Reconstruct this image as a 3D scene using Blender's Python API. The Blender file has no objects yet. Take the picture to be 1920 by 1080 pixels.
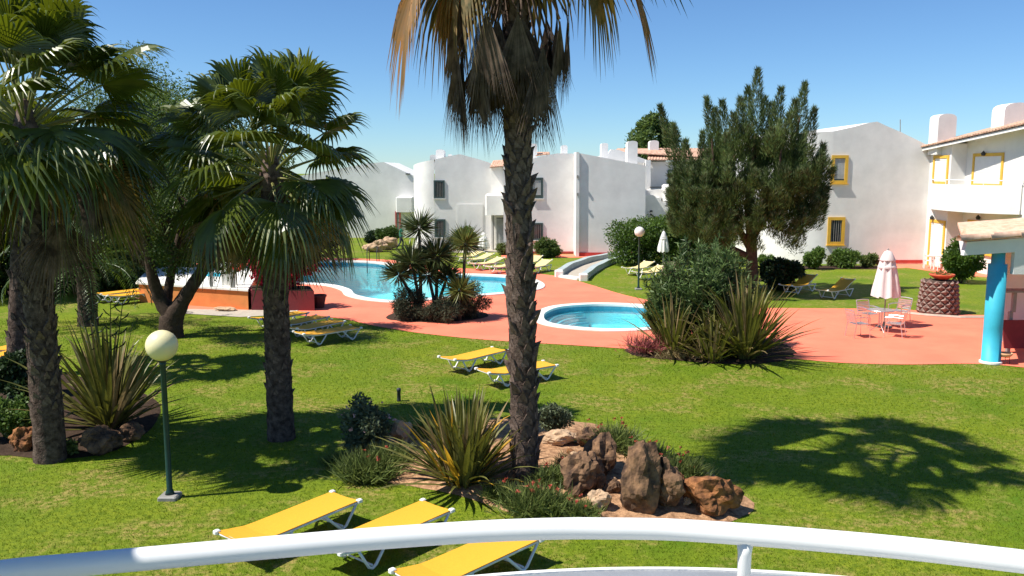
import bpy, bmesh, math, random
import numpy as np
from mathutils import Vector, Matrix, noise
from mathutils.geometry import tessellate_polygon

random.seed(7)
rng = np.random.default_rng(7)
sc = bpy.context.scene
C = sc.collection
R = math.radians
PI = math.pi

# ------------------------------------------------------------------ camera
F = 1630.0            # focal length in pixels of a 1920 wide frame
H = 5.2               # eye height above the lawn (first-floor balcony)
PITCH = math.atan(220 / F)
cam_d = bpy.data.cameras.new('camera')
cam_d.sensor_width = 36.0
cam_d.lens = 36.0 * F / 1920
cam_d.clip_start = 0.05
cam_d.clip_end = 3000
cam = bpy.data.objects.new('camera', cam_d)
C.objects.link(cam)
cam.location = (0, 0, H)
cam.rotation_euler = (PI / 2 - PITCH, 0, 0)
sc.camera = cam

# ------------------------------------------------------------------ sky and sun
SUN_EL = R(54.5)
SHX, SHY = 0.968, 0.25        # direction in which shadows fall on the ground
w = bpy.data.worlds.new('World')
sc.world = w
w.use_nodes = True
nt = w.node_tree
bg = nt.nodes['Background']
sky = nt.nodes.new('ShaderNodeTexSky')
sky.sky_type = 'NISHITA'
sky.sun_disc = False
sky.sun_elevation = SUN_EL
sky.sun_rotation = math.atan2(-SHX, -SHY)
sky.altitude = 300
sky.air_density = 0.9
sky.dust_density = 0.0
sky.ozone_density = 1.6
tint = nt.nodes.new('ShaderNodeMix')          # clear southern sky: the whole dome a little bluer
tint.data_type = 'RGBA'
tint.blend_type = 'MULTIPLY'
tint.inputs[0].default_value = 1.0
tint.inputs[7].default_value = (0.56, 0.79, 1.03, 1)
nt.links.new(sky.outputs[0], tint.inputs[6])
nt.links.new(tint.outputs[2], bg.inputs[0])
bg.inputs[1].default_value = 0.087
sl = bpy.data.lights.new('sun', 'SUN')
sl.energy = 5.0
sl.angle = R(0.53)
sl.color = (1.0, 0.95, 0.86)
so = bpy.data.objects.new('sun', sl)
C.objects.link(so)
so.rotation_euler = Vector((SHX * math.cos(SUN_EL), SHY * math.cos(SUN_EL), -math.sin(SUN_EL))).to_track_quat('-Z', 'Y').to_euler()
so.location = (-30, -10, 60)
sc.view_settings.view_transform = 'Standard'
sc.view_settings.look = 'None'
sc.view_settings.gamma = 1
sc.view_settings.use_curve_mapping = False
sc.view_settings.exposure = 0.6
sc.render.engine = 'CYCLES'
sc.cycles.max_bounces = 8
sc.cycles.transparent_max_bounces = 12
sc.cycles.use_denoising = True

# ------------------------------------------------------------------ pixel helpers (ground / depth plane)
def ray(px, py):
    r, u = (px - 960) / F, (540 - py) / F
    return r, math.cos(PITCH) + u * math.sin(PITCH), -math.sin(PITCH) + u * math.cos(PITCH)

def G(px, py, z=0.0):
    r, y, zz = ray(px, py)
    t = (H - z) / -zz
    return Vector((r * t, y * t, z))

def P(px, py, Y):
    r, y, zz = ray(px, py)
    t = Y / y
    return Vector((r * t, Y, H + zz * t))

def PX(px, py, X):
    r, y, zz = ray(px, py)
    t = X / r
    return Vector((X, y * t, H + zz * t))

# ------------------------------------------------------------------ materials
MATS = {}
def M(name, col, rough=0.7, var=0.12, scale=4.0, bump=0.0, bscale=60.0, col2=None, spec=0.4, trans=0.0,
      island=0.0, metal=0.0, world=False, lo=0.35, hi=0.65, tcol=None):
    m = bpy.data.materials.new(name)
    m.use_nodes = True
    t = m.node_tree
    b = t.nodes['Principled BSDF']
    b.inputs['Roughness'].default_value = rough
    b.inputs['Specular IOR Level'].default_value = spec
    b.inputs['Metallic'].default_value = metal
    if world:
        co = t.nodes.new('ShaderNodeNewGeometry').outputs['Position']
    else:
        co = t.nodes.new('ShaderNodeTexCoord').outputs['Object']
    n = t.nodes.new('ShaderNodeTexNoise')
    n.inputs['Scale'].default_value = scale
    n.inputs['Detail'].default_value = 6
    n.inputs['Roughness'].default_value = 0.62
    t.links.new(co, n.inputs['Vector'])
    mr = t.nodes.new('ShaderNodeMapRange')
    mr.inputs[1].default_value = lo
    mr.inputs[2].default_value = hi
    t.links.new(n.outputs[0], mr.inputs[0])
    mx = t.nodes.new('ShaderNodeMix')
    mx.data_type = 'RGBA'
    c1 = col
    c2 = col2 if col2 else col
    mx.inputs[6].default_value = (*[max(0, c * (1 - var)) for c in c1], 1)
    mx.inputs[7].default_value = (*[min(1, c * (1 + var)) for c in c2], 1)
    t.links.new(mr.outputs[0], mx.inputs[0])
    out = mx.outputs[2]
    if island:
        g = t.nodes.new('ShaderNodeNewGeometry')
        hs = t.nodes.new('ShaderNodeHueSaturation')
        r1 = t.nodes.new('ShaderNodeMapRange')
        r1.inputs[3].default_value = 1 - island
        r1.inputs[4].default_value = 1 + island
        t.links.new(g.outputs['Random Per Island'], r1.inputs[0])
        t.links.new(r1.outputs[0], hs.inputs['Value'])
        r2 = t.nodes.new('ShaderNodeMath'); r2.operation = 'MULTIPLY_ADD'
        t.links.new(g.outputs['Random Per Island'], r2.inputs[0])
        r2.inputs[1].default_value = -0.035 * island * 2
        r2.inputs[2].default_value = 0.5 + 0.0175 * island * 2
        t.links.new(r2.outputs[0], hs.inputs['Hue'])
        t.links.new(out, hs.inputs['Color'])
        out = hs.outputs[0]
    t.links.new(out, b.inputs['Base Color'])
    if bump:
        n2 = t.nodes.new('ShaderNodeTexNoise')
        n2.inputs['Scale'].default_value = bscale
        n2.inputs['Detail'].default_value = 4
        t.links.new(co, n2.inputs['Vector'])
        bp = t.nodes.new('ShaderNodeBump')
        bp.inputs['Strength'].default_value = bump
        bp.inputs['Distance'].default_value = 0.02
        t.links.new(n2.outputs[0], bp.inputs['Height'])
        t.links.new(bp.outputs[0], b.inputs['Normal'])
    if trans:
        tr = t.nodes.new('ShaderNodeBsdfTranslucent')
        if tcol:
            tr.inputs[0].default_value = (*tcol, 1)
        else:
            t.links.new(out, tr.inputs[0])
        ms = t.nodes.new('ShaderNodeMixShader')
        ms.inputs[0].default_value = trans
        t.links.new(b.outputs[0], ms.inputs[1])
        t.links.new(tr.outputs[0], ms.inputs[2])
        t.links.new(ms.outputs[0], t.nodes['Material Output'].inputs[0])
    MATS[name] = m
    return m

# setting
def lawn_material(name, gain, island):
    """mown turf: broad fresh / yellowish patches, mottling, finer grain"""
    m = bpy.data.materials.new(name)
    m.use_nodes = True
    t = m.node_tree
    b = t.nodes['Principled BSDF']
    b.inputs['Roughness'].default_value = 0.75
    b.inputs['Specular IOR Level'].default_value = 0.15
    pos = t.nodes.new('ShaderNodeNewGeometry')
    def nz(scale, lo, hi, detail=5):
        n = t.nodes.new('ShaderNodeTexNoise')
        n.inputs['Scale'].default_value = scale
        n.inputs['Detail'].default_value = detail
        n.inputs['Roughness'].default_value = 0.65
        t.links.new(pos.outputs['Position'], n.inputs['Vector'])
        r = t.nodes.new('ShaderNodeMapRange')
        r.inputs[1].default_value = lo
        r.inputs[2].default_value = hi
        t.links.new(n.outputs[0], r.inputs[0])
        return r.outputs[0]
    def mix(f, a, c):
        x = t.nodes.new('ShaderNodeMix'); x.data_type = 'RGBA'
        t.links.new(f, x.inputs[0])
        for k, v in ((6, a), (7, c)):
            if isinstance(v, tuple):
                x.inputs[k].default_value = (*[q * gain for q in v], 1)
            else:
                t.links.new(v, x.inputs[k])
        return x.outputs[2]
    base = mix(nz(0.28, 0.38, 0.62), (0.088, 0.172, 0.007), (0.215, 0.250, 0.014))
    base = mix(nz(1.1, 0.42, 0.66), base, (0.175, 0.230, 0.012))
    worn = mix(nz(0.6, 0.485, 0.60), base, (0.32, 0.255, 0.075))
    mott = mix(nz(4.5, 0.42, 0.56), base, worn)
    mid = mix(nz(9, 0.36, 0.58, 4), (0.100, 0.150, 0.007), mott)
    fine = mix(nz(26, 0.28, 0.52, 3), (0.090, 0.138, 0.006), mid)
    out = fine
    if island:
        hs = t.nodes.new('ShaderNodeHueSaturation')
        r1 = t.nodes.new('ShaderNodeMapRange')
        r1.inputs[3].default_value = 0.6
        r1.inputs[4].default_value = 1.4
        t.links.new(pos.outputs['Random Per Island'], r1.inputs[0])
        t.links.new(r1.outputs[0], hs.inputs['Value'])
        t.links.new(out, hs.inputs['Color'])
        out = hs.outputs[0]
        tr = t.nodes.new('ShaderNodeBsdfTranslucent')
        t.links.new(out, tr.inputs[0])
        ms = t.nodes.new('ShaderNodeMixShader')
        ms.inputs[0].default_value = 0.4
        t.links.new(b.outputs[0], ms.inputs[1])
        t.links.new(tr.outputs[0], ms.inputs[2])
        t.links.new(ms.outputs[0], t.nodes['Material Output'].inputs[0])
    else:
        n2 = t.nodes.new('ShaderNodeTexNoise')
        n2.inputs['Scale'].default_value = 55
        n2.inputs['Detail'].default_value = 5
        t.links.new(pos.outputs['Position'], n2.inputs['Vector'])
        bp = t.nodes.new('ShaderNodeBump')
        bp.inputs['Strength'].default_value = 0.7
        bp.inputs['Distance'].default_value = 0.03
        t.links.new(n2.outputs[0], bp.inputs['Height'])
        t.links.new(bp.outputs[0], b.inputs['Normal'])
    t.links.new(out, b.inputs['Base Color'])
    MATS[name] = m
    return m
lawn_material('lawn', 1.0, False)
lawn_material('blade', 1.25, True)
M('terrace', (0.80, 0.205, 0.122), 0.8, 0.10, 0.7, 0.25, 90, spec=0.2, world=True)
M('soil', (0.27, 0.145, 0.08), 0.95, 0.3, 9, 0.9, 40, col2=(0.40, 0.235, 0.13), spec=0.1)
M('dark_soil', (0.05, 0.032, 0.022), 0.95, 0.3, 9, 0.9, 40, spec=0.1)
M('coping', (0.78, 0.76, 0.70), 0.6, 0.06, 3, 0.1, 80)
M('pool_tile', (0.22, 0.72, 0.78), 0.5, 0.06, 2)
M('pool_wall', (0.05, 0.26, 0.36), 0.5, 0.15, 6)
M('pool_step', (0.16, 0.55, 0.62), 0.5, 0.05, 2)
M('path', (0.42, 0.37, 0.30), 0.9, 0.1, 4, 0.3, 50)
M('stucco', (0.76, 0.745, 0.715), 0.85, 0.075, 0.8, 0.18, 25, spec=0.2)
M('stucco_warm', (0.80, 0.775, 0.72), 0.85, 0.05, 0.8, 0.18, 25, spec=0.2)
M('plinth', (0.42, 0.06, 0.05), 0.8, 0.12, 3)
M('green_frame', (0.045, 0.075, 0.072), 0.5, 0.1, 3)
M('yellow_frame', (0.70, 0.42, 0.05), 0.6, 0.08, 3)
M('glass', (0.035, 0.045, 0.05), 0.08, 0.1, 1, spec=0.6)
M('curtain', (0.42, 0.43, 0.42), 0.8, 0.15, 2)
M('shutter', (0.78, 0.77, 0.73), 0.5, 0.03, 4)
M('tile', (0.47, 0.26, 0.17), 0.85, 0.25, 6, 0.3, 30, col2=(0.58, 0.37, 0.26))
M('pale_tile', (0.62, 0.38, 0.25), 0.85, 0.10, 5, 0.2, 40, col2=(0.70, 0.48, 0.34))
M('dark_metal', (0.03, 0.035, 0.04), 0.5, 0.1, 5)
M('orange_wall', (0.62, 0.22, 0.06), 0.85, 0.1, 2, 0.2, 30)
M('grey_post', (0.25, 0.24, 0.22), 0.6, 0.1, 5)
M('red_plastic', (0.60, 0.04, 0.03), 0.4, 0.05, 5)
M('white_paint', (0.80, 0.80, 0.79), 0.3, 0.02, 4, spec=0.5)
M('white_plastic', (0.80, 0.79, 0.76), 0.35, 0.03, 4)
M('grey_cap', (0.22, 0.235, 0.26), 0.7, 0.08, 6, 0.1, 60)
M('sling', (0.84, 0.43, 0.04), 0.65, 0.05, 40, 0.25, 320, spec=0.2, trans=0.12)
M('pale_sling', (0.78, 0.64, 0.30), 0.7, 0.06, 30, spec=0.2, trans=0.12)
M('lamp_green', (0.012, 0.045, 0.040), 0.4, 0.15, 8)
M('globe', (0.80, 0.72, 0.42), 0.28, 0.03, 3, spec=0.5)
M('globe_white', (0.80, 0.78, 0.70), 0.3, 0.03, 3, spec=0.5)
M('blue_paint', (0.045, 0.42, 0.56), 0.55, 0.06, 3)
M('parasol_pink', (0.80, 0.72, 0.69), 0.85, 0.04, 6, trans=0.2)
M('parasol_white', (0.80, 0.79, 0.76), 0.85, 0.04, 6, trans=0.15)
M('aluminium', (0.72, 0.72, 0.72), 0.28, 0.05, 8, metal=0.9)
M('terracotta', (0.50, 0.105, 0.045), 0.7, 0.12, 6)
M('clay_pot', (0.62, 0.34, 0.18), 0.8, 0.12, 8)
M('dark_pot', (0.05, 0.018, 0.02), 0.7, 0.15, 6)
M('maroon', (0.16, 0.02, 0.025), 0.7, 0.1, 5)
M('rock', (0.065, 0.042, 0.034), 0.95, 0.35, 4, 1.0, 14, col2=(0.20, 0.115, 0.062), spec=0.15)
M('orange_rock', (0.085, 0.042, 0.028), 0.95, 0.4, 5, 1.0, 14, col2=(0.27, 0.115, 0.045), spec=0.15)
M('sandy_rock', (0.48, 0.33, 0.21), 0.95, 0.2, 3, 0.8, 22, spec=0.15)
# plants
M('fan_leaf', (0.060, 0.090, 0.013), 0.33, 0.18, 3, col2=(0.105, 0.135, 0.018), spec=0.6, trans=0.3, tcol=(0.15, 0.18, 0.008), island=0.25)
M('petiole', (0.17, 0.20, 0.05), 0.45, 0.2, 3, col2=(0.22, 0.20, 0.07))
M('dry_frond', (0.075, 0.052, 0.040), 0.85, 0.3, 4, col2=(0.15, 0.11, 0.082), spec=0.15, trans=0.15, island=0.35)
M('straw_frond', (0.34, 0.22, 0.11), 0.7, 0.25, 4, col2=(0.30, 0.15, 0.045), spec=0.25, trans=0.35, tcol=(0.42, 0.20, 0.035), island=0.3)
M('half_frond', (0.15, 0.14, 0.04), 0.5, 0.3, 5, col2=(0.28, 0.18, 0.07), spec=0.4, trans=0.3, tcol=(0.26, 0.18, 0.03), island=0.3)
M('palm_bark', (0.060, 0.040, 0.032), 0.95, 0.35, 9, 1.0, 30, col2=(0.105, 0.075, 0.06), spec=0.1)
M('boot', (0.075, 0.050, 0.040), 0.9, 0.35, 8, 0.5, 40, col2=(0.15, 0.11, 0.09), spec=0.1, island=0.3)
M('scar', (0.12, 0.075, 0.062), 0.9, 0.3, 8, 0.6, 40, col2=(0.26, 0.19, 0.16), spec=0.1)
M('bark', (0.06, 0.042, 0.032), 0.95, 0.3, 8, 1.0, 25, spec=0.1)
M('pine_bark', (0.10, 0.06, 0.045), 0.95, 0.3, 8, 1.0, 25, spec=0.1)
M('pinnate_leaf', (0.055, 0.10, 0.02), 0.45, 0.2, 3, spec=0.4, trans=0.3, tcol=(0.12, 0.18, 0.02), island=0.25)
M('tree_leaf', (0.048, 0.085, 0.020), 0.6, 0.25, 1.2, spec=0.3, trans=0.35, tcol=(0.10, 0.16, 0.02), island=0.4)
M('light_leaf', (0.085, 0.135, 0.035), 0.6, 0.25, 1.2, spec=0.3, trans=0.4, tcol=(0.14, 0.20, 0.04), island=0.4)
M('needle', (0.052, 0.088, 0.022), 0.7, 0.25, 1.0, col2=(0.095, 0.138, 0.036), spec=0.2, trans=0.25, island=0.4)
M('needle_tip', (0.15, 0.185, 0.085), 0.7, 0.2, 1.0, spec=0.2, trans=0.25, island=0.3)
M('hedge_leaf', (0.072, 0.135, 0.020), 0.5, 0.25, 1.5, spec=0.4, trans=0.3, tcol=(0.10, 0.17, 0.015), island=0.4)
M('bush_leaf', (0.065, 0.115, 0.022), 0.5, 0.25, 2, spec=0.4, trans=0.3, island=0.4)
M('bright_leaf', (0.10, 0.17, 0.030), 0.5, 0.25, 2, spec=0.35, trans=0.3, island=0.4)
M('dark_leaf', (0.028, 0.055, 0.016), 0.5, 0.25, 2, spec=0.4, trans=0.25, island=0.4)
M('oleander', (0.105, 0.165, 0.050), 0.5, 0.2, 2, spec=0.4, trans=0.3, island=0.4)
M('grey_leaf', (0.115, 0.145, 0.075), 0.6, 0.2, 3, spec=0.3, trans=0.25, island=0.35)
M('lavender', (0.050, 0.062, 0.036), 0.7, 0.3, 2, col2=(0.075, 0.085, 0.05), spec=0.2, trans=0.2, island=0.4)
M('flax', (0.095, 0.105, 0.022), 0.42, 0.3, 3, col2=(0.17, 0.165, 0.045), spec=0.4, trans=0.25, tcol=(0.16, 0.16, 0.02), island=0.3)
M('flax_tan', (0.26, 0.19, 0.085), 0.6, 0.25, 3, spec=0.3, trans=0.25, island=0.3)
M('flax_yellow', (0.62, 0.36, 0.03), 0.6, 0.25, 3, spec=0.3, trans=0.35, island=0.2)
M('yucca', (0.070, 0.095, 0.030), 0.45, 0.25, 3, spec=0.4, trans=0.2, island=0.3)
M('yucca_light', (0.145, 0.165, 0.040), 0.45, 0.25, 3, spec=0.4, trans=0.25, island=0.3)
M('low_leaf', (0.135, 0.175, 0.045), 0.55, 0.25, 4, spec=0.3, trans=0.3, island=0.4)
M('bougainvillea', (0.30, 0.012, 0.035), 0.6, 0.3, 3, spec=0.2, trans=0.35, tcol=(0.45, 0.01, 0.05), island=0.4)
M('pink_flower', (0.70, 0.42, 0.40), 0.6, 0.2, 3, trans=0.2, island=0.3)
M('red_flower', (0.45, 0.09, 0.05), 0.6, 0.2, 3, trans=0.2, island=0.3)
M('red_plant', (0.22, 0.045, 0.05), 0.6, 0.3, 4, col2=(0.36, 0.10, 0.09), spec=0.3, trans=0.2, island=0.4)
# person
M('skin', (0.16, 0.085, 0.055), 0.6, 0.05)
M('hair', (0.02, 0.014, 0.012), 0.7, 0.1)
M('green_shirt', (0.015, 0.16, 0.10), 0.85, 0.08)
M('trousers', (0.045, 0.055, 0.075), 0.85, 0.1)

def water_material():
    m = bpy.data.materials.new('pool_water')
    m.use_nodes = True
    t = m.node_tree
    t.nodes.remove(t.nodes['Principled BSDF'])
    tr = t.nodes.new('ShaderNodeBsdfTransparent')
    tr.inputs[0].default_value = (0.70, 0.97, 1.0, 1)
    gl = t.nodes.new('ShaderNodeBsdfGlossy')
    gl.inputs['Roughness'].default_value = 0.03
    fr = t.nodes.new('ShaderNodeFresnel')
    fr.inputs[0].default_value = 1.33
    g = t.nodes.new('ShaderNodeNewGeometry')
    n = t.nodes.new('ShaderNodeTexNoise')
    n.inputs['Scale'].default_value = 2.2
    n.inputs['Detail'].default_value = 4
    t.links.new(g.outputs['Position'], n.inputs['Vector'])
    bp = t.nodes.new('ShaderNodeBump')
    bp.inputs['Strength'].default_value = 0.35
    bp.inputs['Distance'].default_value = 0.08
    t.links.new(n.outputs[0], bp.inputs['Height'])
    t.links.new(bp.outputs[0], gl.inputs['Normal'])
    t.links.new(bp.outputs[0], fr.inputs['Normal'])
    ms = t.nodes.new('ShaderNodeMixShader')
    t.links.new(fr.outputs[0], ms.inputs[0])
    t.links.new(tr.outputs[0], ms.inputs[1])
    t.links.new(gl.outputs[0], ms.inputs[2])
    t.links.new(ms.outputs[0], t.nodes['Material Output'].inputs[0])
    MATS['water'] = m
water_material()

# ------------------------------------------------------------------ mesh helpers
def mat_of(m):
    return MATS[m] if isinstance(m, str) else m

class MB:
    """collects shapes of ONE mesh"""
    def __init__(s):
        s.v, s.f, s.mi = [], [], []
    def add(s, vs, fs, mi=0):
        o = len(s.v)
        s.v += [tuple(v) for v in vs]
        s.f += [tuple(i + o for i in f) for f in fs]
        s.mi += [mi] * len(fs)
        return s
    def box(s, c, size, rz=0.0, mat=None, mi=0):
        x, y, z = size[0] / 2, size[1] / 2, size[2] / 2
        vs = [Vector((a * x, b * y, d * z)) for d in (-1, 1) for b in (-1, 1) for a in (-1, 1)]
        if mat is not None:
            vs = [mat @ v for v in vs]
        elif rz:
            m = Matrix.Rotation(rz, 3, 'Z')
            vs = [m @ v for v in vs]
        c = Vector(c)
        return s.add([v + c for v in vs], [(0, 2, 3, 1), (4, 5, 7, 6), (0, 1, 5, 4), (2, 6, 7, 3), (0, 4, 6, 2), (1, 3, 7, 5)], mi)
    def bevel_box(s, c, size, b, rz=0.0, mi=0):
        """box with chamfered vertical and top edges"""
        x, y, z = size[0] / 2, size[1] / 2, size[2] / 2
        def ring(ix, iy, zz):
            e = b
            return [(-ix + e, -iy, zz), (ix - e, -iy, zz), (ix, -iy + e, zz), (ix, iy - e, zz), (ix - e, iy, zz), (-ix + e, iy, zz), (-ix, iy - e, zz), (-ix, -iy + e, zz)]
        vs = ring(x, y, -z) + ring(x, y, z - b) + ring(x - b, y - b, z)
        m = Matrix.Rotation(rz, 3, 'Z')
        c = Vector(c)
        vs = [m @ Vector(v) + c for v in vs]
        fs = [tuple(reversed(range(8))), tuple(range(16, 24))]
        for k in (0, 8):
            for i in range(8):
                j = (i + 1) % 8
                fs.append((k + i, k + j, k + 8 + j, k + 8 + i))
        return s.add(vs, fs, mi)
    def tube(s, path, rad, n=8, cap=True, mi=0, closed=False):
        path = [Vector(p) for p in path]
        k = len(path)
        rad = [rad] * k if not hasattr(rad, '__len__') else rad
        vs, fs = [], []
        prev = None
        for i, p in enumerate(path):
            if closed:
                d = path[(i + 1) % k] - path[i - 1]
            else:
                d = path[min(i + 1, k - 1)] - path[max(i - 1, 0)]
            d.normalize()
            if prev is None:
                a = Vector((0, 0, 1)) if abs(d.z) < 0.9 else Vector((1, 0, 0))
                u = d.cross(a).normalized()
            else:
                u = (prev - d * prev.dot(d)).normalized()
            prev = u
            v = d.cross(u)
            for j in range(n):
                t = 2 * PI * j / n
                vs.append(p + (u * math.cos(t) + v * math.sin(t)) * rad[i])
        for i in range(k if closed else k - 1):
            b = (i + 1) % k
            for j in range(n):
                fs.append((i * n + j, i * n + (j + 1) % n, b * n + (j + 1) % n, b * n + j))
        if cap and not closed:
            fs.append(tuple(reversed(range(n))))
            fs.append(tuple(range((k - 1) * n, k * n)))
        return s.add(vs, fs, mi)
    def lathe(s, prof, n=20, c=(0, 0, 0), mi=0):
        vs, fs = [], []
        c = Vector(c)
        for r, z in prof:
            for j in range(n):
                t = 2 * PI * j / n
                vs.append(c + Vector((r * math.cos(t), r * math.sin(t), z)))
        for i in range(len(prof) - 1):
            for j in range(n):
                fs.append((i * n + j, i * n + (j + 1) % n, (i + 1) * n + (j + 1) % n, (i + 1) * n + j))
        if prof[0][0] > 1e-4:
            fs.append(tuple(reversed(range(n))))
        if prof[-1][0] > 1e-4:
            fs.append(tuple(range((len(prof) - 1) * n, len(prof) * n)))
        return s.add(vs, fs, mi)
    def prism(s, poly, vec, mi=0):
        """planar polygon extruded along vec"""
        poly = [Vector(p) for p in poly]
        n = len(poly)
        vec = Vector(vec)
        nrm = Vector((0, 0, 0))
        for i in range(n):
            nrm += poly[i].cross(poly[(i + 1) % n])
        if nrm.dot(vec) > 0:
            poly.reverse()
        tri = tessellate_polygon([poly])
        vs = poly + [p + vec for p in poly]
        fs = []
        for a, b, c in tri:
            tn = (poly[b] - poly[a]).cross(poly[c] - poly[a])
            if tn.dot(vec) > 0:
                a, c = c, a
            fs.append((a, b, c))
            fs.append((c + n, b + n, a + n))
        for i in range(n):
            j = (i + 1) % n
            fs.append((i, i + n, j + n, j))
        return s.add(vs, fs, mi)
    def mesh(s, name, mats, smooth=False):
        me = bpy.data.meshes.new(name)
        me.from_pydata([tuple(v) for v in s.v], [], s.f)
        for m in (mats if isinstance(mats, (list, tuple)) else [mats]):
            me.materials.append(mat_of(m))
        if any(s.mi):
            me.polygons.foreach_set('material_index', s.mi)
        if smooth:
            me.polygons.foreach_set('use_smooth', [True] * len(me.polygons))
        me.update()
        return me

def np_mesh(name, verts, quads, mats, mi=None, smooth=False):
    """fast mesh of many quads / triangles (faces array n x k)"""
    me = bpy.data.meshes.new(name)
    verts = np.asarray(verts, dtype=np.float32)
    quads = np.asarray(quads, dtype=np.int32)
    nf, k = quads.shape
    me.vertices.add(len(verts))
    me.vertices.foreach_set('co', verts.ravel())
    me.loops.add(nf * k)
    me.loops.foreach_set('vertex_index', quads.ravel())
    me.polygons.add(nf)
    me.polygons.foreach_set('loop_start', np.arange(0, nf * k, k, dtype=np.int32))
    me.polygons.foreach_set('loop_total', np.full(nf, k, dtype=np.int32))
    if mi is not None:
        me.polygons.foreach_set('material_index', np.asarray(mi, dtype=np.int32))
    if smooth:
        me.polygons.foreach_set('use_smooth', np.ones(nf, dtype=bool))
    for m in (mats if isinstance(mats, (list, tuple)) else [mats]):
        me.materials.append(mat_of(m))
    me.update(calc_edges=True)
    return me

def wloc(o):
    v = Vector((0, 0, 0))
    while o is not None:
        v += o.location
        o = o.parent
    return v

def link(name, me, parent=None, loc=(0, 0, 0), rz=0.0):
    o = bpy.data.objects.new(name, me)
    C.objects.link(o)
    o.location = loc
    o.rotation_euler = (0, 0, rz)
    if parent is not None:
        o.parent = parent
    return o

def obj(name, mb, mat, parent=None, world=False, smooth=False):
    if world and parent is not None:
        off = wloc(parent)
        mb.v = [tuple(Vector(v) - off) for v in mb.v]
    return link(name, mb.mesh(name, mat, smooth), parent)

def tag(o, label=None, cat=None, group=None, kind=None):
    if label: o['label'] = label
    if cat: o['category'] = cat
    if group: o['group'] = group
    if kind: o['kind'] = kind
    return o

def thing(name, label, cat, loc=(0, 0, 0), rz=0.0, group=None):
    o = bpy.data.objects.new(name, None)
    o.empty_display_size = 0.2
    C.objects.link(o)
    o.location = loc
    o.rotation_euler = (0, 0, rz)
    return tag(o, label, cat, group)

def dup(o, loc, rz=0.0, label=None, parent=None, scale=None):
    c = o.copy()
    C.objects.link(c)
    if parent is None:
        c.location = loc
        c.rotation_euler = (0, 0, rz)
        if scale: c.scale = scale
    else:
        c.parent = parent
    if label: c['label'] = label
    for ch in list(o.children):
        dup(ch, None, parent=c)
    return c

def spline(pts, n=8, closed=True):
    """Catmull-Rom through 2D/3D points"""
    pts = [Vector(p) for p in pts]
    k = len(pts)
    out = []
    for i in range(k if closed else k - 1):
        if closed:
            a, b, c, d = pts[i - 1], pts[i], pts[(i + 1) % k], pts[(i + 2) % k]
        else:
            a, b, c, d = pts[max(i - 1, 0)], pts[i], pts[i + 1], pts[min(i + 2, k - 1)]
        for j in range(n):
            t = j / n
            out.append(0.5 * (2 * b + (c - a) * t + (2 * a - 5 * b + 4 * c - d) * t * t + (3 * b - a - 3 * c + d) * t ** 3))
    if not closed:
        out.append(pts[-1])
    return out

def ccw(poly):
    a = sum(poly[i - 1].x * poly[i].y - poly[i].x * poly[i - 1].y for i in range(len(poly)))
    return poly if a > 0 else list(reversed(poly))

def offset(poly, d):
    """move a closed ccw outline inward by d"""
    n = len(poly)
    out = []
    for i in range(n):
        t = (poly[(i + 1) % n] - poly[i - 1])
        t.z = 0
        t.normalize()
        out.append(poly[i] + Vector((-t.y, t.x, 0)) * d)
    return out

def sheet(name, outer, holes, z, mat):
    loops = [[Vector((p.x, p.y, z)) for p in outer]] + [[Vector((p.x, p.y, z)) for p in h] for h in holes]
    vs = [v for l in loops for v in l]
    fs = []
    for a, b, c in tessellate_polygon(loops):
        if (vs[b] - vs[a]).cross(vs[c] - vs[a]).z < 0:
            a, c = c, a
        fs.append((a, b, c))
    return obj(name, MB().add(vs, fs), mat)

def inside(px, py, poly):
    """vectorised point in polygon"""
    r = np.zeros(len(px), dtype=bool)
    n = len(poly)
    for i in range(n):
        a, b = poly[i - 1], poly[i]
        if a.y == b.y: continue
        c = ((a.y > py) != (b.y > py)) & (px < (b.x - a.x) * (py - a.y) / (b.y - a.y) + a.x)
        r ^= c
    return r

# ================================================================== SETTING
GP = lambda pts: [G(x, y) for x, y in pts]
main_pool = ccw(spline(GP([(430, 503), (520, 494), (620, 490.5), (690, 491), (738, 496), (772, 507), (810, 513), (860, 514.5), (915, 516), (965, 519),
    (1005, 526), (1022, 536), (1008, 545), (950, 552), (890, 557), (835, 561), (780, 567), (730, 568), (680, 563), (648, 555), (638, 545),
    (610, 537), (560, 533), (490, 531), (435, 527), (405, 515)]), 6))
sp_c = G(1140, 595)
small_pool = ccw(spline(GP([(1000, 599), (1006, 586), (1040, 575), (1110, 570), (1190, 572), (1255, 580), (1292, 594), (1280, 610),
    (1225, 620), (1140, 622.5), (1060, 617), (1015, 609)]), 8))
terrace = ccw(spline(GP([(560, 592), (640, 598), (700, 611), (780, 624), (880, 635), (960, 641), (1060, 647), (1180, 655), (1330, 668), (1480, 673),
    (1580, 681), (1700, 684), (1840, 683), (1960, 694), (2200, 720), (2300, 640), (2200, 592), (1960, 590), (1830, 591), (1740, 585), (1690, 580), (1600, 579),
    (1480, 578), (1400, 577), (1320, 572), (1235, 566), (1170, 553), (1110, 535), (1060, 521), (1010, 513.5), (960, 509), (880, 504), (820, 501),
    (770, 492), (720, 487), (620, 484), (500, 486), (400, 492), (280, 502), (160, 512), (150, 540), (260, 548), (330, 565), (350, 585), (450, 588)]), 5))
hole_a = offset(main_pool, 0.14)
hole_b = offset(small_pool, 0.12)
B = 900
ground = [Vector((-B, -60, 0)), Vector((B, -60, 0)), Vector((B, 1500, 0)), Vector((-B, 1500, 0))]
tag(sheet('lawn', ground, [hole_a, hole_b], 0.0, 'lawn'), kind='structure')
tag(sheet('terrace', terrace, [hole_a, hole_b], 0.012, 'terrace'), kind='structure')

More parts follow.
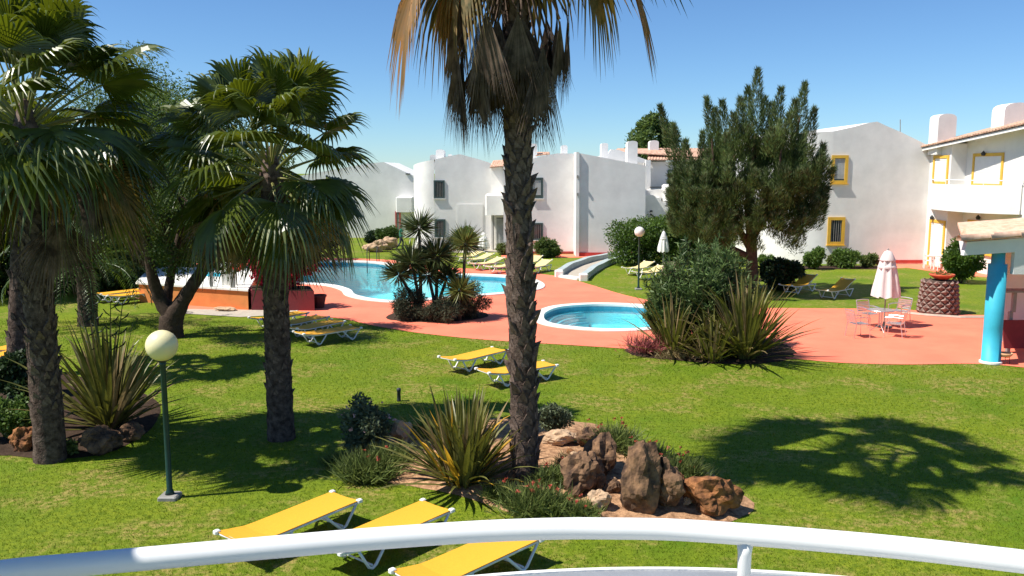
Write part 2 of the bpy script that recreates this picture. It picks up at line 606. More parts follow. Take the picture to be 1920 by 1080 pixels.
def pool(name, outline, depth, cw, label, steps=None):
    t = thing(name, label, 'pool', (*(sum(outline, Vector()) / len(outline)).xy, 0))
    inner = offset(outline, cw)
    n = len(outline)
    def ring(mb, a, za, b, zb):
        vs = [(p.x, p.y, za) for p in a] + [(p.x, p.y, zb) for p in b]
        mb.add(vs, [(i, (i + 1) % n, n + (i + 1) % n, n + i) for i in range(n)])
    lip = offset(outline, 0.03)
    mb = MB()
    ring(mb, outline, -0.02, outline, 0.045)
    ring(mb, outline, 0.045, lip, 0.065)
    ring(mb, lip, 0.065, inner, 0.055)
    ring(mb, inner, 0.055, inner, -0.04)
    obj('coping', mb, 'coping', t, True)
    mb = MB()
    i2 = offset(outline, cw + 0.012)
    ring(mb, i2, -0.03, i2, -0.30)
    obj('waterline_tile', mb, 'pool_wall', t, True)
    mb = MB()
    ring(mb, i2, -0.30, i2, -depth)
    vs = [Vector((p.x, p.y, -depth)) for p in i2]
    fs = [f if (vs[f[1]] - vs[f[0]]).cross(vs[f[2]] - vs[f[0]]).z > 0 else f[::-1] for f in tessellate_polygon([vs])]
    mb.add(vs, fs)
    obj('basin', mb, 'pool_tile', t, True)
    vs = [Vector((p.x, p.y, -0.13)) for p in i2]
    fs = [f if (vs[f[1]] - vs[f[0]]).cross(vs[f[2]] - vs[f[0]]).z > 0 else f[::-1] for f in tessellate_polygon([vs])]
    obj('water', MB().add(vs, fs), 'water', t, True)
    return t, i2

mp, _ = pool('swimming_pool', main_pool, 1.5, 0.42, 'large free-form turquoise swimming pool with white coping on red terrace')
sp, sp_in = pool('paddling_pool', small_pool, 0.75, 0.38, 'small oval turquoise paddling pool with curved steps and white rim')
# curved steps at the left end of the small pool, each a real tread
for k, (sc_, zt) in enumerate(((0.98, -0.22), (0.86, -0.36), (0.74, -0.50))):
    cen = sum(sp_in, Vector()) / len(sp_in)
    arc_o = [p for p in sp_in if p.x < cen.x - 0.55]
    arc_o.sort(key=lambda p: math.atan2(p.y - cen.y, -(p.x - cen.x)))
    o1 = [cen + (p - cen) * (0.995 if k == 0 else sc_ + 0.06) for p in arc_o]
    i1 = [cen + (p - cen) * (sc_ - 0.09) for p in arc_o]
    o1 = [Vector((p.x, p.y, 0)) for p in o1]; i1 = [Vector((p.x, p.y, 0)) for p in i1]
    mb = MB()
    mm = len(o1)
    vs = [(p.x, p.y, zt) for p in o1] + [(p.x, p.y, zt) for p in i1] + [(p.x, p.y, -0.75) for p in i1]
    fs = [(i, i + 1, mm + i + 1, mm + i) for i in range(mm - 1)] + [(mm + i, mm + i + 1, 2 * mm + i + 1, 2 * mm + i) for i in range(mm - 1)]
    mb.add(vs, fs)
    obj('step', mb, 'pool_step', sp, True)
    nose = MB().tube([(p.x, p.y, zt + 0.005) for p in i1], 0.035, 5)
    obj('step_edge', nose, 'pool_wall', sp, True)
# pool ladder rails at the far rim
ld = thing('pool_ladder', 'chrome pool ladder rails curving over the far pool rim', 'ladder', G(700, 491))
for k, dx in enumerate((-0.28, 0.28)):
    obj('rail', MB().tube([(dx, 0.35, 0), (dx, 0.35, 0.7), (dx, 0.2, 0.85), (dx, -0.2, 0.85), (dx, -0.45, 0.6), (dx, -0.5, -0.6)], 0.025, 6), 'dark_metal', ld, smooth=True)

# ramp path with raised kerbs up to the far buildings
ramp_l = spline(GP([(1048, 519), (1062, 508), (1090, 496), (1130, 486), (1190, 479)]), 6, False)
ramp_r = spline(GP([(1094, 526), (1108, 514), (1130, 501), (1162, 490), (1215, 482)]), 6, False)
vs = [(p.x, p.y, 0.02) for p in ramp_l] + [(p.x, p.y, 0.02) for p in ramp_r]
n_ = len(ramp_l)
tag(obj('ramp_path', MB().add(vs, [(i, n_ + i, n_ + i + 1, i + 1) for i in range(n_ - 1)]), 'path'), kind='structure')
for line, lab in ((ramp_l, 'grey white-tipped kerb wall on the lounger side of the ramp path'), (ramp_r, 'grey white-tipped kerb wall on the lamp side of the ramp path')):
    k = thing('ramp_kerb', lab, 'kerb', line[0].copy())
    mb = MB()
    nl = len(line)
    for i in range(nl - 1):
        a, b = line[i], line[i + 1]
        d = (b - a).normalized(); nrm = Vector((-d.y, d.x, 0)) * 0.16
        hh = lambda q: 0.30 + 0.02 * math.sin(q)
        mb.add([a - nrm, a + nrm, b + nrm, b - nrm, a - nrm + Vector((0, 0, hh(i))), a + nrm + Vector((0, 0, hh(i))), b + nrm + Vector((0, 0, hh(i + 1))), b - nrm + Vector((0, 0, hh(i + 1)))],
               [(0, 4, 7, 3), (1, 2, 6, 5), (4, 5, 6, 7)] + ([(0, 1, 5, 4)] if i == 0 else []) + ([(3, 7, 6, 2)] if i == nl - 2 else []))
    obj('wall', mb, 'grey_kerb' if 'grey_kerb' in MATS else M('grey_kerb', (0.36, 0.42, 0.42), 0.8, 0.1, 4), k, True)
    obj('end_cap', MB().bevel_box(line[0] + Vector((0, 0, 0.17)), (0.42, 0.42, 0.34), 0.05), 'coping', k, True)
a, b = ramp_l[0], ramp_r[0]
tag(obj('ramp_threshold', MB().box((a + b) / 2 + Vector((0, 0, 0.06)), ((b - a).length - 0.45, 0.45, 0.10), math.atan2((b - a).y, (b - a).x)), 'coping'), kind='structure')

# planting beds: low mounds of soil
BEDS = []
def bed(name, px, height, mat, seed=0):
    out = ccw(spline(GP(px), 5))
    c = sum(out, Vector()) / len(out)
    th = np.array([math.atan2(p.y - c.y, p.x - c.x) for p in out])
    rr = np.array([(p - c).length for p in out])
    o = np.argsort(th)
    th, rr = th[o], rr[o]
    def zf(x, y):
        dx, dy = x - c.x, y - c.y
        a = math.atan2(dy, dx)
        rb = np.interp(a, th, rr, period=2 * PI)
        s = math.hypot(dx, dy) / rb
        if s >= 1: return 0.0
        return height * (1 - s ** 2.2) + 0.05 * (1 - s) * noise.noise(Vector((x * 2.1, y * 2.1, seed)))
    mb = MB()
    n = len(out)
    S = [1.0, 0.97, 0.92, 0.84, 0.74, 0.62, 0.5, 0.38, 0.26, 0.14]
    vs = []
    for s in S:
        for p in out:
            q = c + (p - c) * s
            jit = 1 + (0.03 * noise.noise(Vector((q.x * 3, q.y * 3, 5)))) * (s > 0.9)
            q = c + (q - c) * jit
            vs.append((q.x, q.y, 0.008 if s == 1 else 0.012 + max(0, zf(q.x, q.y)) + 0.03 * noise.noise(Vector((q.x * 5, q.y * 5, seed)))))
    vs.append((c.x, c.y, 0.012 + zf(c.x, c.y)))
    fs = []
    for k in range(len(S) - 1):
        for i in range(n):
            j = (i + 1) % n
            fs.append((k * n + i, k * n + j, (k + 1) * n + j, (k + 1) * n + i))
    b0 = (len(S) - 1) * n
    for i in range(n):
        fs.append((b0 + i, b0 + (i + 1) % n, len(vs) - 1))
    mb.add(vs, fs)
    tag(obj(name, mb, mat, smooth=True), kind='structure')
    BEDS.append((out, zf))
    return zf
bed_c = bed('flower_bed', [(640, 885), (650, 850), (740, 812), (860, 790), (985, 785), (1110, 795), (1200, 832), (1270, 862), (1350, 895), (1405, 935), (1395, 970),
    (1290, 985), (1150, 988), (1020, 978), (930, 952), (840, 925), (720, 905)], 0.22, 'soil', 1)
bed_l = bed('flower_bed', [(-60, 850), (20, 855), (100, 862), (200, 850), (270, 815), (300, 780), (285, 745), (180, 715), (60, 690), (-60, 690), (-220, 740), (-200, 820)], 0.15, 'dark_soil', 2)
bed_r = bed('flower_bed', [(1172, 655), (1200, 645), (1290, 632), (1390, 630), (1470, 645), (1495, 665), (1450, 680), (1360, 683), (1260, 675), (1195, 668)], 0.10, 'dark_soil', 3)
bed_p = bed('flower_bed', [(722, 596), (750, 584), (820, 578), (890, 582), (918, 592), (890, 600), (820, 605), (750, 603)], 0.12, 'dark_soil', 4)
def bedz(x, y):
    for out, zf in BEDS:
        z = zf(x, y)
        if z > 0: return z + 0.012
    return 0.0
def GB(px, py):
    """a point on the ground or on top of a bed"""
    p = G(px, py)
    for _ in range(4):
        p = G(px, py, bedz(p.x, p.y))
    return p
# pale kerb line on the terrace edge by the stump
tag(obj('edge_kerb', MB().tube([G(1690, 588) + Vector((0, 0, 0.03)), G(1740, 593) + Vector((0, 0, 0.03)), G(1800, 597) + Vector((0, 0, 0.03)), G(1850, 597) + Vector((0, 0, 0.03)), G(1893, 590) + Vector((0, 0, 0.03))], 0.07, 6), 'path'), kind='structure')
# paved strip in front of the orange wall
tag(sheet('paved_strip', ccw(GP([(338, 588), (345, 580), (560, 583), (545, 590), (450, 595)])), [], 0.016, 'path'), kind='structure')

# ================================================================== BUILDINGS
def obox(mb, p0, u, n, su, sn, sz, cu, cn, cz):
    """box in a frame: u along wall, n outward, z up; centre offsets cu, cn, cz from p0"""
    m = Matrix((u, n, Vector((0, 0, 1)))).transposed()
    mb.box(p0 + u * cu + n * cn + Vector((0, 0, cz)), (su, sn, sz), mat=m)

def window(par, fn, x0, x1, y0, y1, n, frame, fw, kind='bars', name='window', proud=0.06):
    a, b, c = fn(x0, y1), fn(x1, y1), fn(x0, y0)
    u = b - a; u.z = 0
    W = u.length; u.normalize()
    n = Vector(n)
    hgt = c.z - a.z
    mb = MB()
    obox(mb, a, u, n, fw, proud, hgt, fw / 2, proud / 2, hgt / 2)
    obox(mb, a, u, n, fw, proud, hgt, W - fw / 2, proud / 2, hgt / 2)
    obox(mb, a, u, n, W - 2 * fw, proud - 0.004, fw, W / 2, proud / 2, hgt - fw / 2)
    if kind != 'door':
        obox(mb, a, u, n, W - 2 * fw, proud - 0.004, fw, W / 2, proud / 2, fw / 2)
    f = obj(name, mb, frame, par, True)
    iw, ih, z0 = W - 2 * fw, hgt - (2 if kind != 'door' else 1) * fw, (fw if kind != 'door' else 0)
    mb = MB()
    obox(mb, a, u, n, iw, 0.012, ih, W / 2, 0.008, z0 + ih / 2)
    obj('pane' if kind in ('bars', 'curtain') else 'leaf', mb, {'bars': 'glass', 'curtain': 'glass', 'shutter': 'shutter', 'door': 'shutter'}[kind], f, True)
    if kind == 'bars':
        for k in range(5):
            mb = MB()
            obox(mb, a, u, n, 0.022, 0.022, ih, fw + iw * (k + 0.5) / 5, 0.03, z0 + ih / 2)
            obj('bar', mb, 'grey_post', f, True)
    if kind == 'curtain':
        for k in (0, 1):
            mb = MB()
            for j in range(4):
                obox(mb, a, u, n, iw / 8 - 0.01, 0.006, ih * 0.9, fw + iw * (k * 0.5 + (j + 0.5) / 8), 0.018 + 0.004 * (j % 2), z0 + ih * 0.52)
            obj('curtain', mb, 'curtain', f, True)
    if kind in ('shutter', 'door'):
        ns = max(6, int(ih / 0.13))
        for k in range(ns):
            mb = MB()
            obox(mb, a, u, n, iw * 0.96, 0.014, ih / ns * 0.62, W / 2, 0.022, z0 + ih * (k + 0.5) / ns)
            obj('slat', mb, 'shutter', f, True)
    if kind in ('bars', 'curtain'):
        mb = MB()
        obox(mb, a, u, n, W + 0.1, proud + 0.06, 0.05, W / 2, (proud + 0.06) / 2, -0.03)
        obj('sill', mb, frame if frame == 'yellow_frame' else 'stucco', f, True)
    return f

def chimney(par, px0, px1, py0, py1, Y, dy=0.9, mat='stucco'):
    a, b = P(px0, py1, Y), P(px1, py1, Y)
    top = P(px0, py0, Y).z
    w_ = (b - a).length
    zz = top - w_ * 0.28
    pts = [a - Vector((0, 0, 0.5)), b - Vector((0, 0, 0.5)), Vector((b.x, Y, zz))]
    for k in range(1, 8):
        t = PI * k / 8
        pts.append(Vector(((a.x + b.x) / 2 + math.cos(t) * w_ / 2, Y, zz + math.sin(t) ** 0.7 * (top - zz))))
    pts.append(Vector((a.x, Y, zz)))
    c = obj('chimney', MB().prism(pts, (0, dy, 0)), mat, par, True)
    return c

def facade(name, par, px, Y, depth, mat='stucco'):
    return obj(name, MB().prism([P(x, y, Y) for x, y in px], (0, depth, 0)), mat, par, True)

def tiles(par, e0, e1, r0, r1, mat='tile', n=24, rad=0.11):
    """barrel tile courses running from eave e0-e1 up to ridge r0-r1, each course a piece"""
    for k in range(n):
        t = (k + 0.5) / n
        a, b = e0.lerp(e1, t), r0.lerp(r1, t)
        d = (b - a)
        up = Vector((0, 0, 1))
        s_ = (e1 - e0).normalized()
        nn = s_.cross(d).normalized()
        if nn.z < 0: nn = -nn
        mb = MB()
        vs = []
        for q in (a, b):
            for j in range(6):
                an = PI * j / 5
                vs.append(q + s_ * math.cos(an) * rad + nn * math.sin(an) * rad * 0.8)
        mb.add(vs, [(j, j + 1, 7 + j, 6 + j) for j in range(5)] + [tuple(range(6))])
        obj('roof_tile', mb, mat, par, True)

FRONT = (0, -1, 0)
# --- far left block with a projecting balcony
Y1 = 68.0
b1 = thing('apartment_block', 'plain pale far block with boxy balcony beside the rounded house', 'building', P(720, 455, Y1).xy.to_3d())
facade('wall', b1, [(560, 470), (790, 470), (790, 334), (770, 327), (720, 304), (690, 306), (560, 330)], Y1, 9)
obj('balcony', MB().bevel_box(P(760, 383, Y1 - 0.8), (1.25, 1.6, 1.15), 0.06), 'stucco', b1, True)
obj('vent', MB().box(P(765, 326, Y1 - 0.05), (0.35, 0.12, 0.08)), 'dark_metal', b1, True)
chimney(b1, 806, 818, 290, 305, Y1 - 3)
window(b1, lambda x, y: P(x, y, Y1 - 0.003), 742, 752, 396, 452, FRONT, 'plinth', 0.1, 'curtain', 'door')

# --- rounded corner house with dark green windows
Y2 = 58.0
b2 = thing('rounded_house', 'white two-storey house with curved corner and dark green windows behind the yuccas', 'building', P(850, 462, Y2).xy.to_3d())
xl = P(815, 400, Y2).x
rad2 = xl - P(771, 400, Y2).x
pts = []
top2 = {}
arc = []
for k in range(11):
    t = PI / 2 * k / 10
    arc.append(Vector((xl - rad2 * math.sin(t), Y2 + rad2 * (1 - math.cos(t)) * 1.25, 0)))
zt_l = P(770, 312, Y2).z
mb = MB()
zl = [P(815, 299, Y2).z + (zt_l - P(815, 299, Y2).z) * (k / 10) for k in range(11)]
vs = [(p.x, p.y, -0.1) for p in arc] + [(p.x, p.y, z) for p, z in zip(arc, zl)]
mb.add(vs, [(i, 11 + i, 12 + i, i + 1) for i in range(10)])
vs += [(xl, Y2 + 6, zl[0]), (arc[-1].x, Y2 + 6, zl[-1]), (arc[-1].x, Y2 + 6, -0.1)]
mb.add(vs, [tuple(11 + i for i in range(11)) + (23, 22)])
mb.add(vs, [(10, 21, 23, 24)])
o = obj('corner_wall', mb, 'stucco', b2, True, True)
facade('wall', b2, [(815, 470), (940, 470), (940, 318), (918, 305), (895, 298), (862, 289), (840, 293), (815, 299)], Y2, 8)
facade('recess_wall', b2, [(921, 470), (960, 470), (960, 312), (921, 312)], Y2 - 0.6, 0.59, 'stucco_warm')
facade('panel', b2, [(857, 470), (905, 470), (905, 383), (857, 383)], Y2 - 0.05, 0.045)
window(b2, lambda x, y: P(x, y, Y2 - 0.003), 813.5, 834, 338, 372, FRONT, 'green_frame', 0.11, 'bars')
window(b2, lambda x, y: P(x, y, Y2 - 0.003), 815, 835.5, 411, 445, FRONT, 'green_frame', 0.13, 'bars')
obj('balcony', MB().bevel_box(P(934, 383, Y2 - 1.3), (1.65, 1.3, 1.35), 0.1), 'stucco', b2, True)
obj('balcony_post', MB().box(P(925, 435, Y2 - 0.8), (0.09, 0.09, 2.6)), 'grey_post', b2, True)
window(b2, lambda x, y: P(x, y, Y2 - 0.605), 928, 950, 405, 465, FRONT, 'stucco_warm', 0.1, 'curtain', 'door')
chimney(b2, 817, 833, 280, 300, Y2 + 1.5, 1.2)
chimney(b2, 840, 847, 289, 300, Y2 + 2, 0.5)
tiles(b2, P(919, 315, Y2 - 0.9), P(955, 312, Y2 - 0.9), P(925, 303, Y2 + 1), P(960, 300, Y2 + 1), n=9)

# --- centre house: two stepped volumes
Y3 = 53.0
b3 = thing('stepped_house', 'white two-storey house with plain blank side wall behind the ramp path', 'building', P(1085, 478, Y3).xy.to_3d())
facade('wall', b3, [(944, 482), (1081, 482), (1081, 288), (1045, 287.5), (1015, 293), (985, 301), (944, 312)], Y3 + 1.6, 8)
facade('blank_wall', b3, [(1085, 482), (1209, 482), (1211, 311), (1150, 299), (1086, 287)], Y3, 9)
facade('pilaster', b3, [(1079.5, 482), (1085.5, 482), (1086.5, 285), (1080.5, 285)], Y3 - 0.15, 2.2)
facade('plinth', b3, [(944, 480), (1079, 480), (1079, 471.5), (944, 471.5)], Y3 + 1.55, 0.046, 'plinth')
facade('plinth', b3, [(1086, 480), (1209, 480), (1209, 473.5), (1086, 473.5)], Y3 - 0.05, 0.046, 'plinth')
f3 = lambda x, y: P(x, y, Y3 + 1.597)
window(b3, f3, 995, 1018, 333, 372, FRONT, 'green_frame', 0.13, 'curtain')
window(b3, f3, 995, 1018, 418, 450, FRONT, 'green_frame', 0.10, 'bars')
chimney(b3, 994, 1007, 269, 305, Y3 + 3, 0.9)
chimney(b3, 1052, 1064, 272, 292, Y3 + 5, 0.5)
chimney(b3, 1127, 1140, 268, 300, Y3 + 4, 0.8)
chimney(b3, 1176, 1195, 264, 308, Y3 + 1.0, 0.9)
for py_ in (331, 364):
    obj('wall_bracket', MB().box(P(1083, py_, Y3 - 0.2), (0.09, 0.1, 0.16)), 'grey_post', b3, True)
tiles(b3, P(1005, 293, Y3 + 3.0), P(1030, 290, Y3 + 3.0), P(1005, 287, Y3 + 5), P(1030, 287, Y3 + 5), n=6)

# --- back house with tiled roof, balcony and outside stair
Y4 = 61.0
b4 = thing('tiled_house', 'white back house with brown tiled roof, balcony and outside stairs', 'building', P(1260, 468, Y4).xy.to_3d())
facade('wall', b4, [(1138, 478), (1452, 478), (1452, 296), (1330, 300), (1238, 303), (1215, 303), (1150, 290), (1138, 290)], Y4, 9)
roofb = MB().prism([P(1150, 284, Y4 + 0.6), P(1460, 302, Y4 - 0.5), P(1460, 280, Y4 + 4), P(1158, 278, Y4 + 4)], (0, 0, -0.06))
rf = obj('roof', roofb, 'tile', b4, True)
tiles(rf, P(1215, 301, Y4 - 0.55), P(1460, 303, Y4 - 0.55), P(1215, 279.5, Y4 + 4), P(1460, 279.5, Y4 + 4), n=44, rad=0.12)
facade('gable_wall', b4, [(1140, 300), (1215, 306), (1222, 303), (1160, 281), (1146, 280), (1140, 288)], Y4 - 0.9, 0.5)
facade('pilaster', b4, [(1211, 366), (1220, 366), (1220, 300), (1211, 300)], Y4 - 1.2, 1.1)
facade('terrace_wall', b4, [(1211, 372), (1247, 372), (1247, 355), (1211, 357)], Y4 - 1.8, 0.9)
obj('railing', MB().box(P(1232, 351, Y4 - 1.4), (1.0, 0.05, 0.08)), 'dark_metal', b4, True)
obj('balcony', MB().bevel_box(P(1278, 361, Y4 - 1.9), (2.5, 1.6, 1.1), 0.12), 'stucco', b4, True)
window(b4, lambda x, y: P(x, y, Y4 - 0.003), 1251, 1272, 318, 352, FRONT, 'green_frame', 0.1, 'curtain')
window(b4, lambda x, y: P(x, y, Y4 - 0.003), 1258, 1282, 379, 408, FRONT, 'stucco_warm', 0.14, 'curtain')
st = facade('stair_wall', b4, [(1210, 440), (1300, 440), (1285, 420), (1262, 408), (1240, 376), (1225, 366), (1210, 366)], Y4 - 3.2, 0.25)
hr = MB().tube([P(1219, 401, Y4 - 3.35), P(1248, 422, Y4 - 3.35)], 0.06, 6)
obj('handrail', hr, 'dark_metal', b4, True)
for k in range(8):
    obj('stair_step', MB().box(P(1230 + k * 9, 372 + k * 9, Y4 - 2.3), (0.5, 1.2, 0.18)), 'stucco', b4, True)
obj('wall_lamp', MB().box(P(1262, 411, Y4 - 3.3), (0.16, 0.12, 0.28)), 'dark_metal', b4, True)
obj('wall_lamp', MB().box(P(1221, 396, Y4 - 3.3), (0.16, 0.1, 0.1)), 'dark_metal', b4, True)
chimney(b4, 1218, 1235, 263, 282, Y4 + 2.5, 0.8)

# --- right house with yellow window frames
Y5 = 48.6
b5 = thing('yellow_window_house', 'white two-storey gabled house with yellow window frames and curved balcony', 'building', P(1640, 488, Y5).xy.to_3d())
cx5 = P(1556, 400, Y5).x
XA = P(1746, 275, Y5).x
wl = [P(1556, 495, Y5), Vector((XA, Y5, -0.1)), P(1746, 276, Y5), P(1725, 265, Y5), P(1690, 248, Y5), P(1662, 236, Y5), P(1645, 228, Y5), P(1630, 230, Y5), P(1600, 238, Y5), P(1556, 246, Y5)]
wl[0].x = cx5; wl[0].z = -0.1; wl[-1].x = cx5
obj('gable_wall', MB().prism(wl, (0, 9, 0)), 'stucco', b5, True)
r5 = 3.3
arc = [Vector((cx5 - r5 * math.sin(PI / 2 * k / 12), Y5 + r5 * (1 - math.cos(PI / 2 * k / 12)), 0)) for k in range(13)]
za, zb = wl[-1].z, P(1530, 249, Y5).z
mb = MB()
vs = [(p.x, p.y, -0.1) for p in arc] + [(p.x, p.y, za + (zb - za) * min(1, k / 5)) for k, p in enumerate(arc)]
vs += [(cx5, Y5 + 8, za), (arc[-1].x, Y5 + 8, zb), (arc[-1].x, Y5 + 8, -0.1)]
mb.add(vs[:26], [(i, 13 + i, 14 + i, i + 1) for i in range(12)])
mb.add(vs, [tuple(13 + i for i in range(13)) + (27, 26)])
mb.add(vs, [(12, 25, 27, 28)])
obj('curved_wall', mb, 'stucco', b5, True, True)
fA = lambda x, y: PX(x, y, XA)
YA = fA(1786, 265).y
XC = P(1815, 265, YA).x
fC = lambda x, y: PX(x, y, XC)
wa = [Vector((XA, Y5, -0.1)), Vector((XA, YA, -0.1)), fA(1786, 269), fA(1746.5, 276)]
wa[2].y = YA; wa[3].y = Y5
obj('wing_wall', MB().prism(wa, (0.88, 0, 0)), 'stucco', b5, True)
yc_end = fC(1990, 225).y
wc = [Vector((XC, YA + 1.5, -0.1)), Vector((XC, yc_end, -0.1)), fC(1990, 228), fC(1816, 266)]
wc[2].y = yc_end; wc[3].y = YA + 1.5
obj('wing_wall', MB().prism(wc, (7, 0, 0)), 'stucco_warm', b5, True)
window(b5, lambda x, y: P(x, y, Y5 - 0.003), 1557, 1588, 291, 344, FRONT, 'yellow_frame', 0.17, 'curtain', proud=0.07)
window(b5, lambda x, y: P(x, y, Y5 - 0.003), 1550, 1582, 407, 459, FRONT, 'yellow_frame', 0.17, 'bars', proud=0.07)
LEFT = (-1, 0, 0)
window(b5, lambda x, y: PX(x, y, XA - 0.003), 1748.5, 1777, 292, 346, LEFT, 'yellow_frame', 0.16, 'shutter')
window(b5, lambda x, y: PX(x, y, XA - 0.003), 1739, 1768, 410, 500, LEFT, 'yellow_frame', 0.16, 'door', 'door')
window(b5, lambda x, y: PX(x, y, XC - 0.003), 1822, 1879, 288, 350, LEFT, 'yellow_frame', 0.16, 'shutter')
window(b5, lambda x, y: PX(x, y, XC - 0.003), 1812, 1872, 411, 470, LEFT, 'yellow_frame', 0.20, 'curtain')
for px_, py_, X_ in ((1849, 288, XC), (1752, 408, XA), (1839, 408, XC)):
    q = PX(px_, py_, X_)
    obj('wall_lamp', MB().lathe([(0.0, -0.12), (0.09, -0.1), (0.12, 0.02), (0.05, 0.1), (0, 0.16)], 8, q + Vector((-0.14, 0, 0))), 'dark_metal', b5, True)
facade('plinth', b5, [(1640, 493), (1730, 493), (1730, 487.5), (1640, 487.5)], Y5 - 0.05, 0.046, 'plinth')
bal = spline([(XA - 0.02, 48.2, 0), (XA - 0.55, 47.0, 0), (XA - 0.75, 45.2, 0), (XA - 0.65, 43.3, 0), (XA - 0.2, 41.9, 0), (XA + 0.7, 41.0, 0), (XC + 0.02, 40.9, 0)], 10, False)
zt5, zb5 = P(1780, 345, 46).z, P(1800, 396, 44.5).z
nb = len(bal)
inn = [Vector((p.x, p.y, 0)) for p in bal]
inb = []
for i in range(nb):
    d = (bal[min(i + 1, nb - 1)] - bal[max(i - 1, 0)]).normalized()
    inb.append(bal[i] + Vector((-d.y, d.x, 0)) * 0.14)
vs = [(p.x, p.y, zb5) for p in bal] + [(p.x, p.y, zt5) for p in bal] + [(p.x, p.y, zt5) for p in inb] + [(p.x, p.y, zb5) for p in inb]
fs = []
for i in range(nb - 1):
    fs += [(i, i + 1, nb + i + 1, nb + i), (nb + i, nb + i + 1, 2 * nb + i + 1, 2 * nb + i), (2 * nb + i, 2 * nb + i + 1, 3 * nb + i + 1, 3 * nb + i), (i + 1, i, 3 * nb + i, 3 * nb + i + 1)]
bo = obj('balcony', MB().add(vs, fs), 'stucco', b5, True)
fl = [Vector((p.x, p.y, zb5 + 0.02)) for p in inb] + [Vector((XC + 0.05, 48, zb5 + 0.02))]
obj('balcony_floor', MB().prism(fl, (0, 0, 0.16)), 'stucco', bo, True)
obj('balcony_rail', MB().tube([(p.x, p.y, zt5 + 0.22) for p in bal], 0.03, 6), 'white_paint', bo, True, True)
for k in (3, 20, 37, 54):
    obj('rail_post', MB().tube([(bal[k].x, bal[k].y, zt5 - 0.02), (bal[k].x, bal[k].y, zt5 + 0.22)], 0.02, 5), 'white_paint', bo, True)
# sloping verge with tiles on the wing
e0, e1 = fA(1742, 279) + Vector((-0.5, 0, 0)), fC(1990, 226) + Vector((-0.6, 0, 0))
rr5 = obj('roof', MB().prism([e0, e1, e1 + Vector((6, 0, 1.6)), e0 + Vector((6, 0, 1.6))], (0, 0, -0.14)), 'stucco_warm', b5, True)
tiles(rr5, e0 + Vector((-0.08, 0, 0.05)), e1 + Vector((-0.08, 0, 0.05)), e0 + Vector((6, 0, 1.66)), e1 + Vector((6, 0, 1.66)), 'tile', 46, 0.11)
chimney(b5, 1757, 1791, 213, 272, 47.4, 1.0)
chimney(b5, 1881, 1935, 192, 250, 45.0, 1.2)
chimney(b5, 1872, 1888, 224, 250, 46.5, 0.5)
obj('aerial', MB().tube([P(1688, 250, Y5 + 2), P(1688, 224, Y5 + 2)], 0.025, 5), 'grey_post', b5, True)

# --- raised white deck on an orange retaining wall
dk = thing('raised_deck', 'white raised deck on an orange retaining wall beside the pool', 'deck', G(440, 582))
zd = 0.72
front = [G(332, 575), G(350, 577), G(405, 579), G(460, 581), G(463, 581.5)]
pa, pb = G(262, 566), G(466, 581.5)
dv = (pb - pa).normalized(); dn = Vector((-dv.y, dv.x, 0))
pbk, pak = G(486, 537), G(285, 532)
obj('orange_wall', MB().prism([pa, pb, pbk, pak], (0, 0, zd)), 'orange_wall', dk, True)
obj('deck_top', MB().prism([pa - dn * 0.08 - dv * 0.08 + Vector((0, 0, zd + 0.003)), pb - dn * 0.08 + dv * 0.08 + Vector((0, 0, zd + 0.003)), pbk + Vector((0.08, 0.08, zd + 0.003)), pak + Vector((-0.08, 0.08, zd + 0.003))], (0, 0, 0.07)), 'coping', dk, True)
for (x0, y0, x1, y1) in ((378, 521, 418, 511),):
    q = [G(x0, y0, zd + .08), G(x1 + 3, y0 + 1, zd + .08), G(x1, y1, zd + .08), G(x0 + 4, y1 - 1, zd + .08)]
    rim = MB()
    for k in range(4):
        a_, b_ = q[k], q[(k + 1) % 4]
        rim.tube([a_, b_], 0.07, 6)
    sq = obj('plunge_rim', rim, 'coping', dk, True)
    obj('plunge_water', MB().prism(q, (0, 0, -0.002)), 'blue_paint', sq, True)
for px_, hh in ((397, 0.95), (437, 1.25)):
    obj('post', MB().box(G(px_, 541 if px_ < 410 else 543, zd) + Vector((0, 0, hh / 2 + 0.07)), (0.10 if px_ < 410 else 0.16, 0.1, hh)), 'grey_post', dk, True)
obj('panel', MB().bevel_box(G(424, 541, zd) + Vector((0, 0.4, 0.62)), (0.62, 0.10, 1.1), 0.03), 'coping', dk, True)
lr = MB()
cpt = G(437, 543, zd) + Vector((0.22, -0.06, 1.05))
lr.tube([cpt + Vector((0.17 * math.cos(t), 0, 0.30 * math.sin(t))) for t in np.linspace(0, 2 * PI, 17)[:-1]], 0.075, 8, closed=True)
tag(obj('life_ring', lr, 'red_plastic', smooth=True), 'red life ring hanging on the grey post of the white deck', 'life ring')
# dark red planter wall beside it, by the bougainvillea
pw = thing('planter', 'dark red rendered planter wall under the red flowering bush', 'planter', G(530, 590))
pc = [G(472, 582), G(590, 583), G(583, 573), G(470, 572)]
obj('wall', MB().prism(pc, (0, 0, 0.75)), 'maroon', pw, True)
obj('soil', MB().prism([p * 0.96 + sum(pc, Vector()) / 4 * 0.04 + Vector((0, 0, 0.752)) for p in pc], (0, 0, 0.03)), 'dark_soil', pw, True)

# ================================================================== PLANT TOOLS
def norm(a):
    return a / np.maximum(np.linalg.norm(a, axis=1, keepdims=True), 1e-9)

def rand_dirs(n):
    return norm(rng.normal(size=(n, 3)))

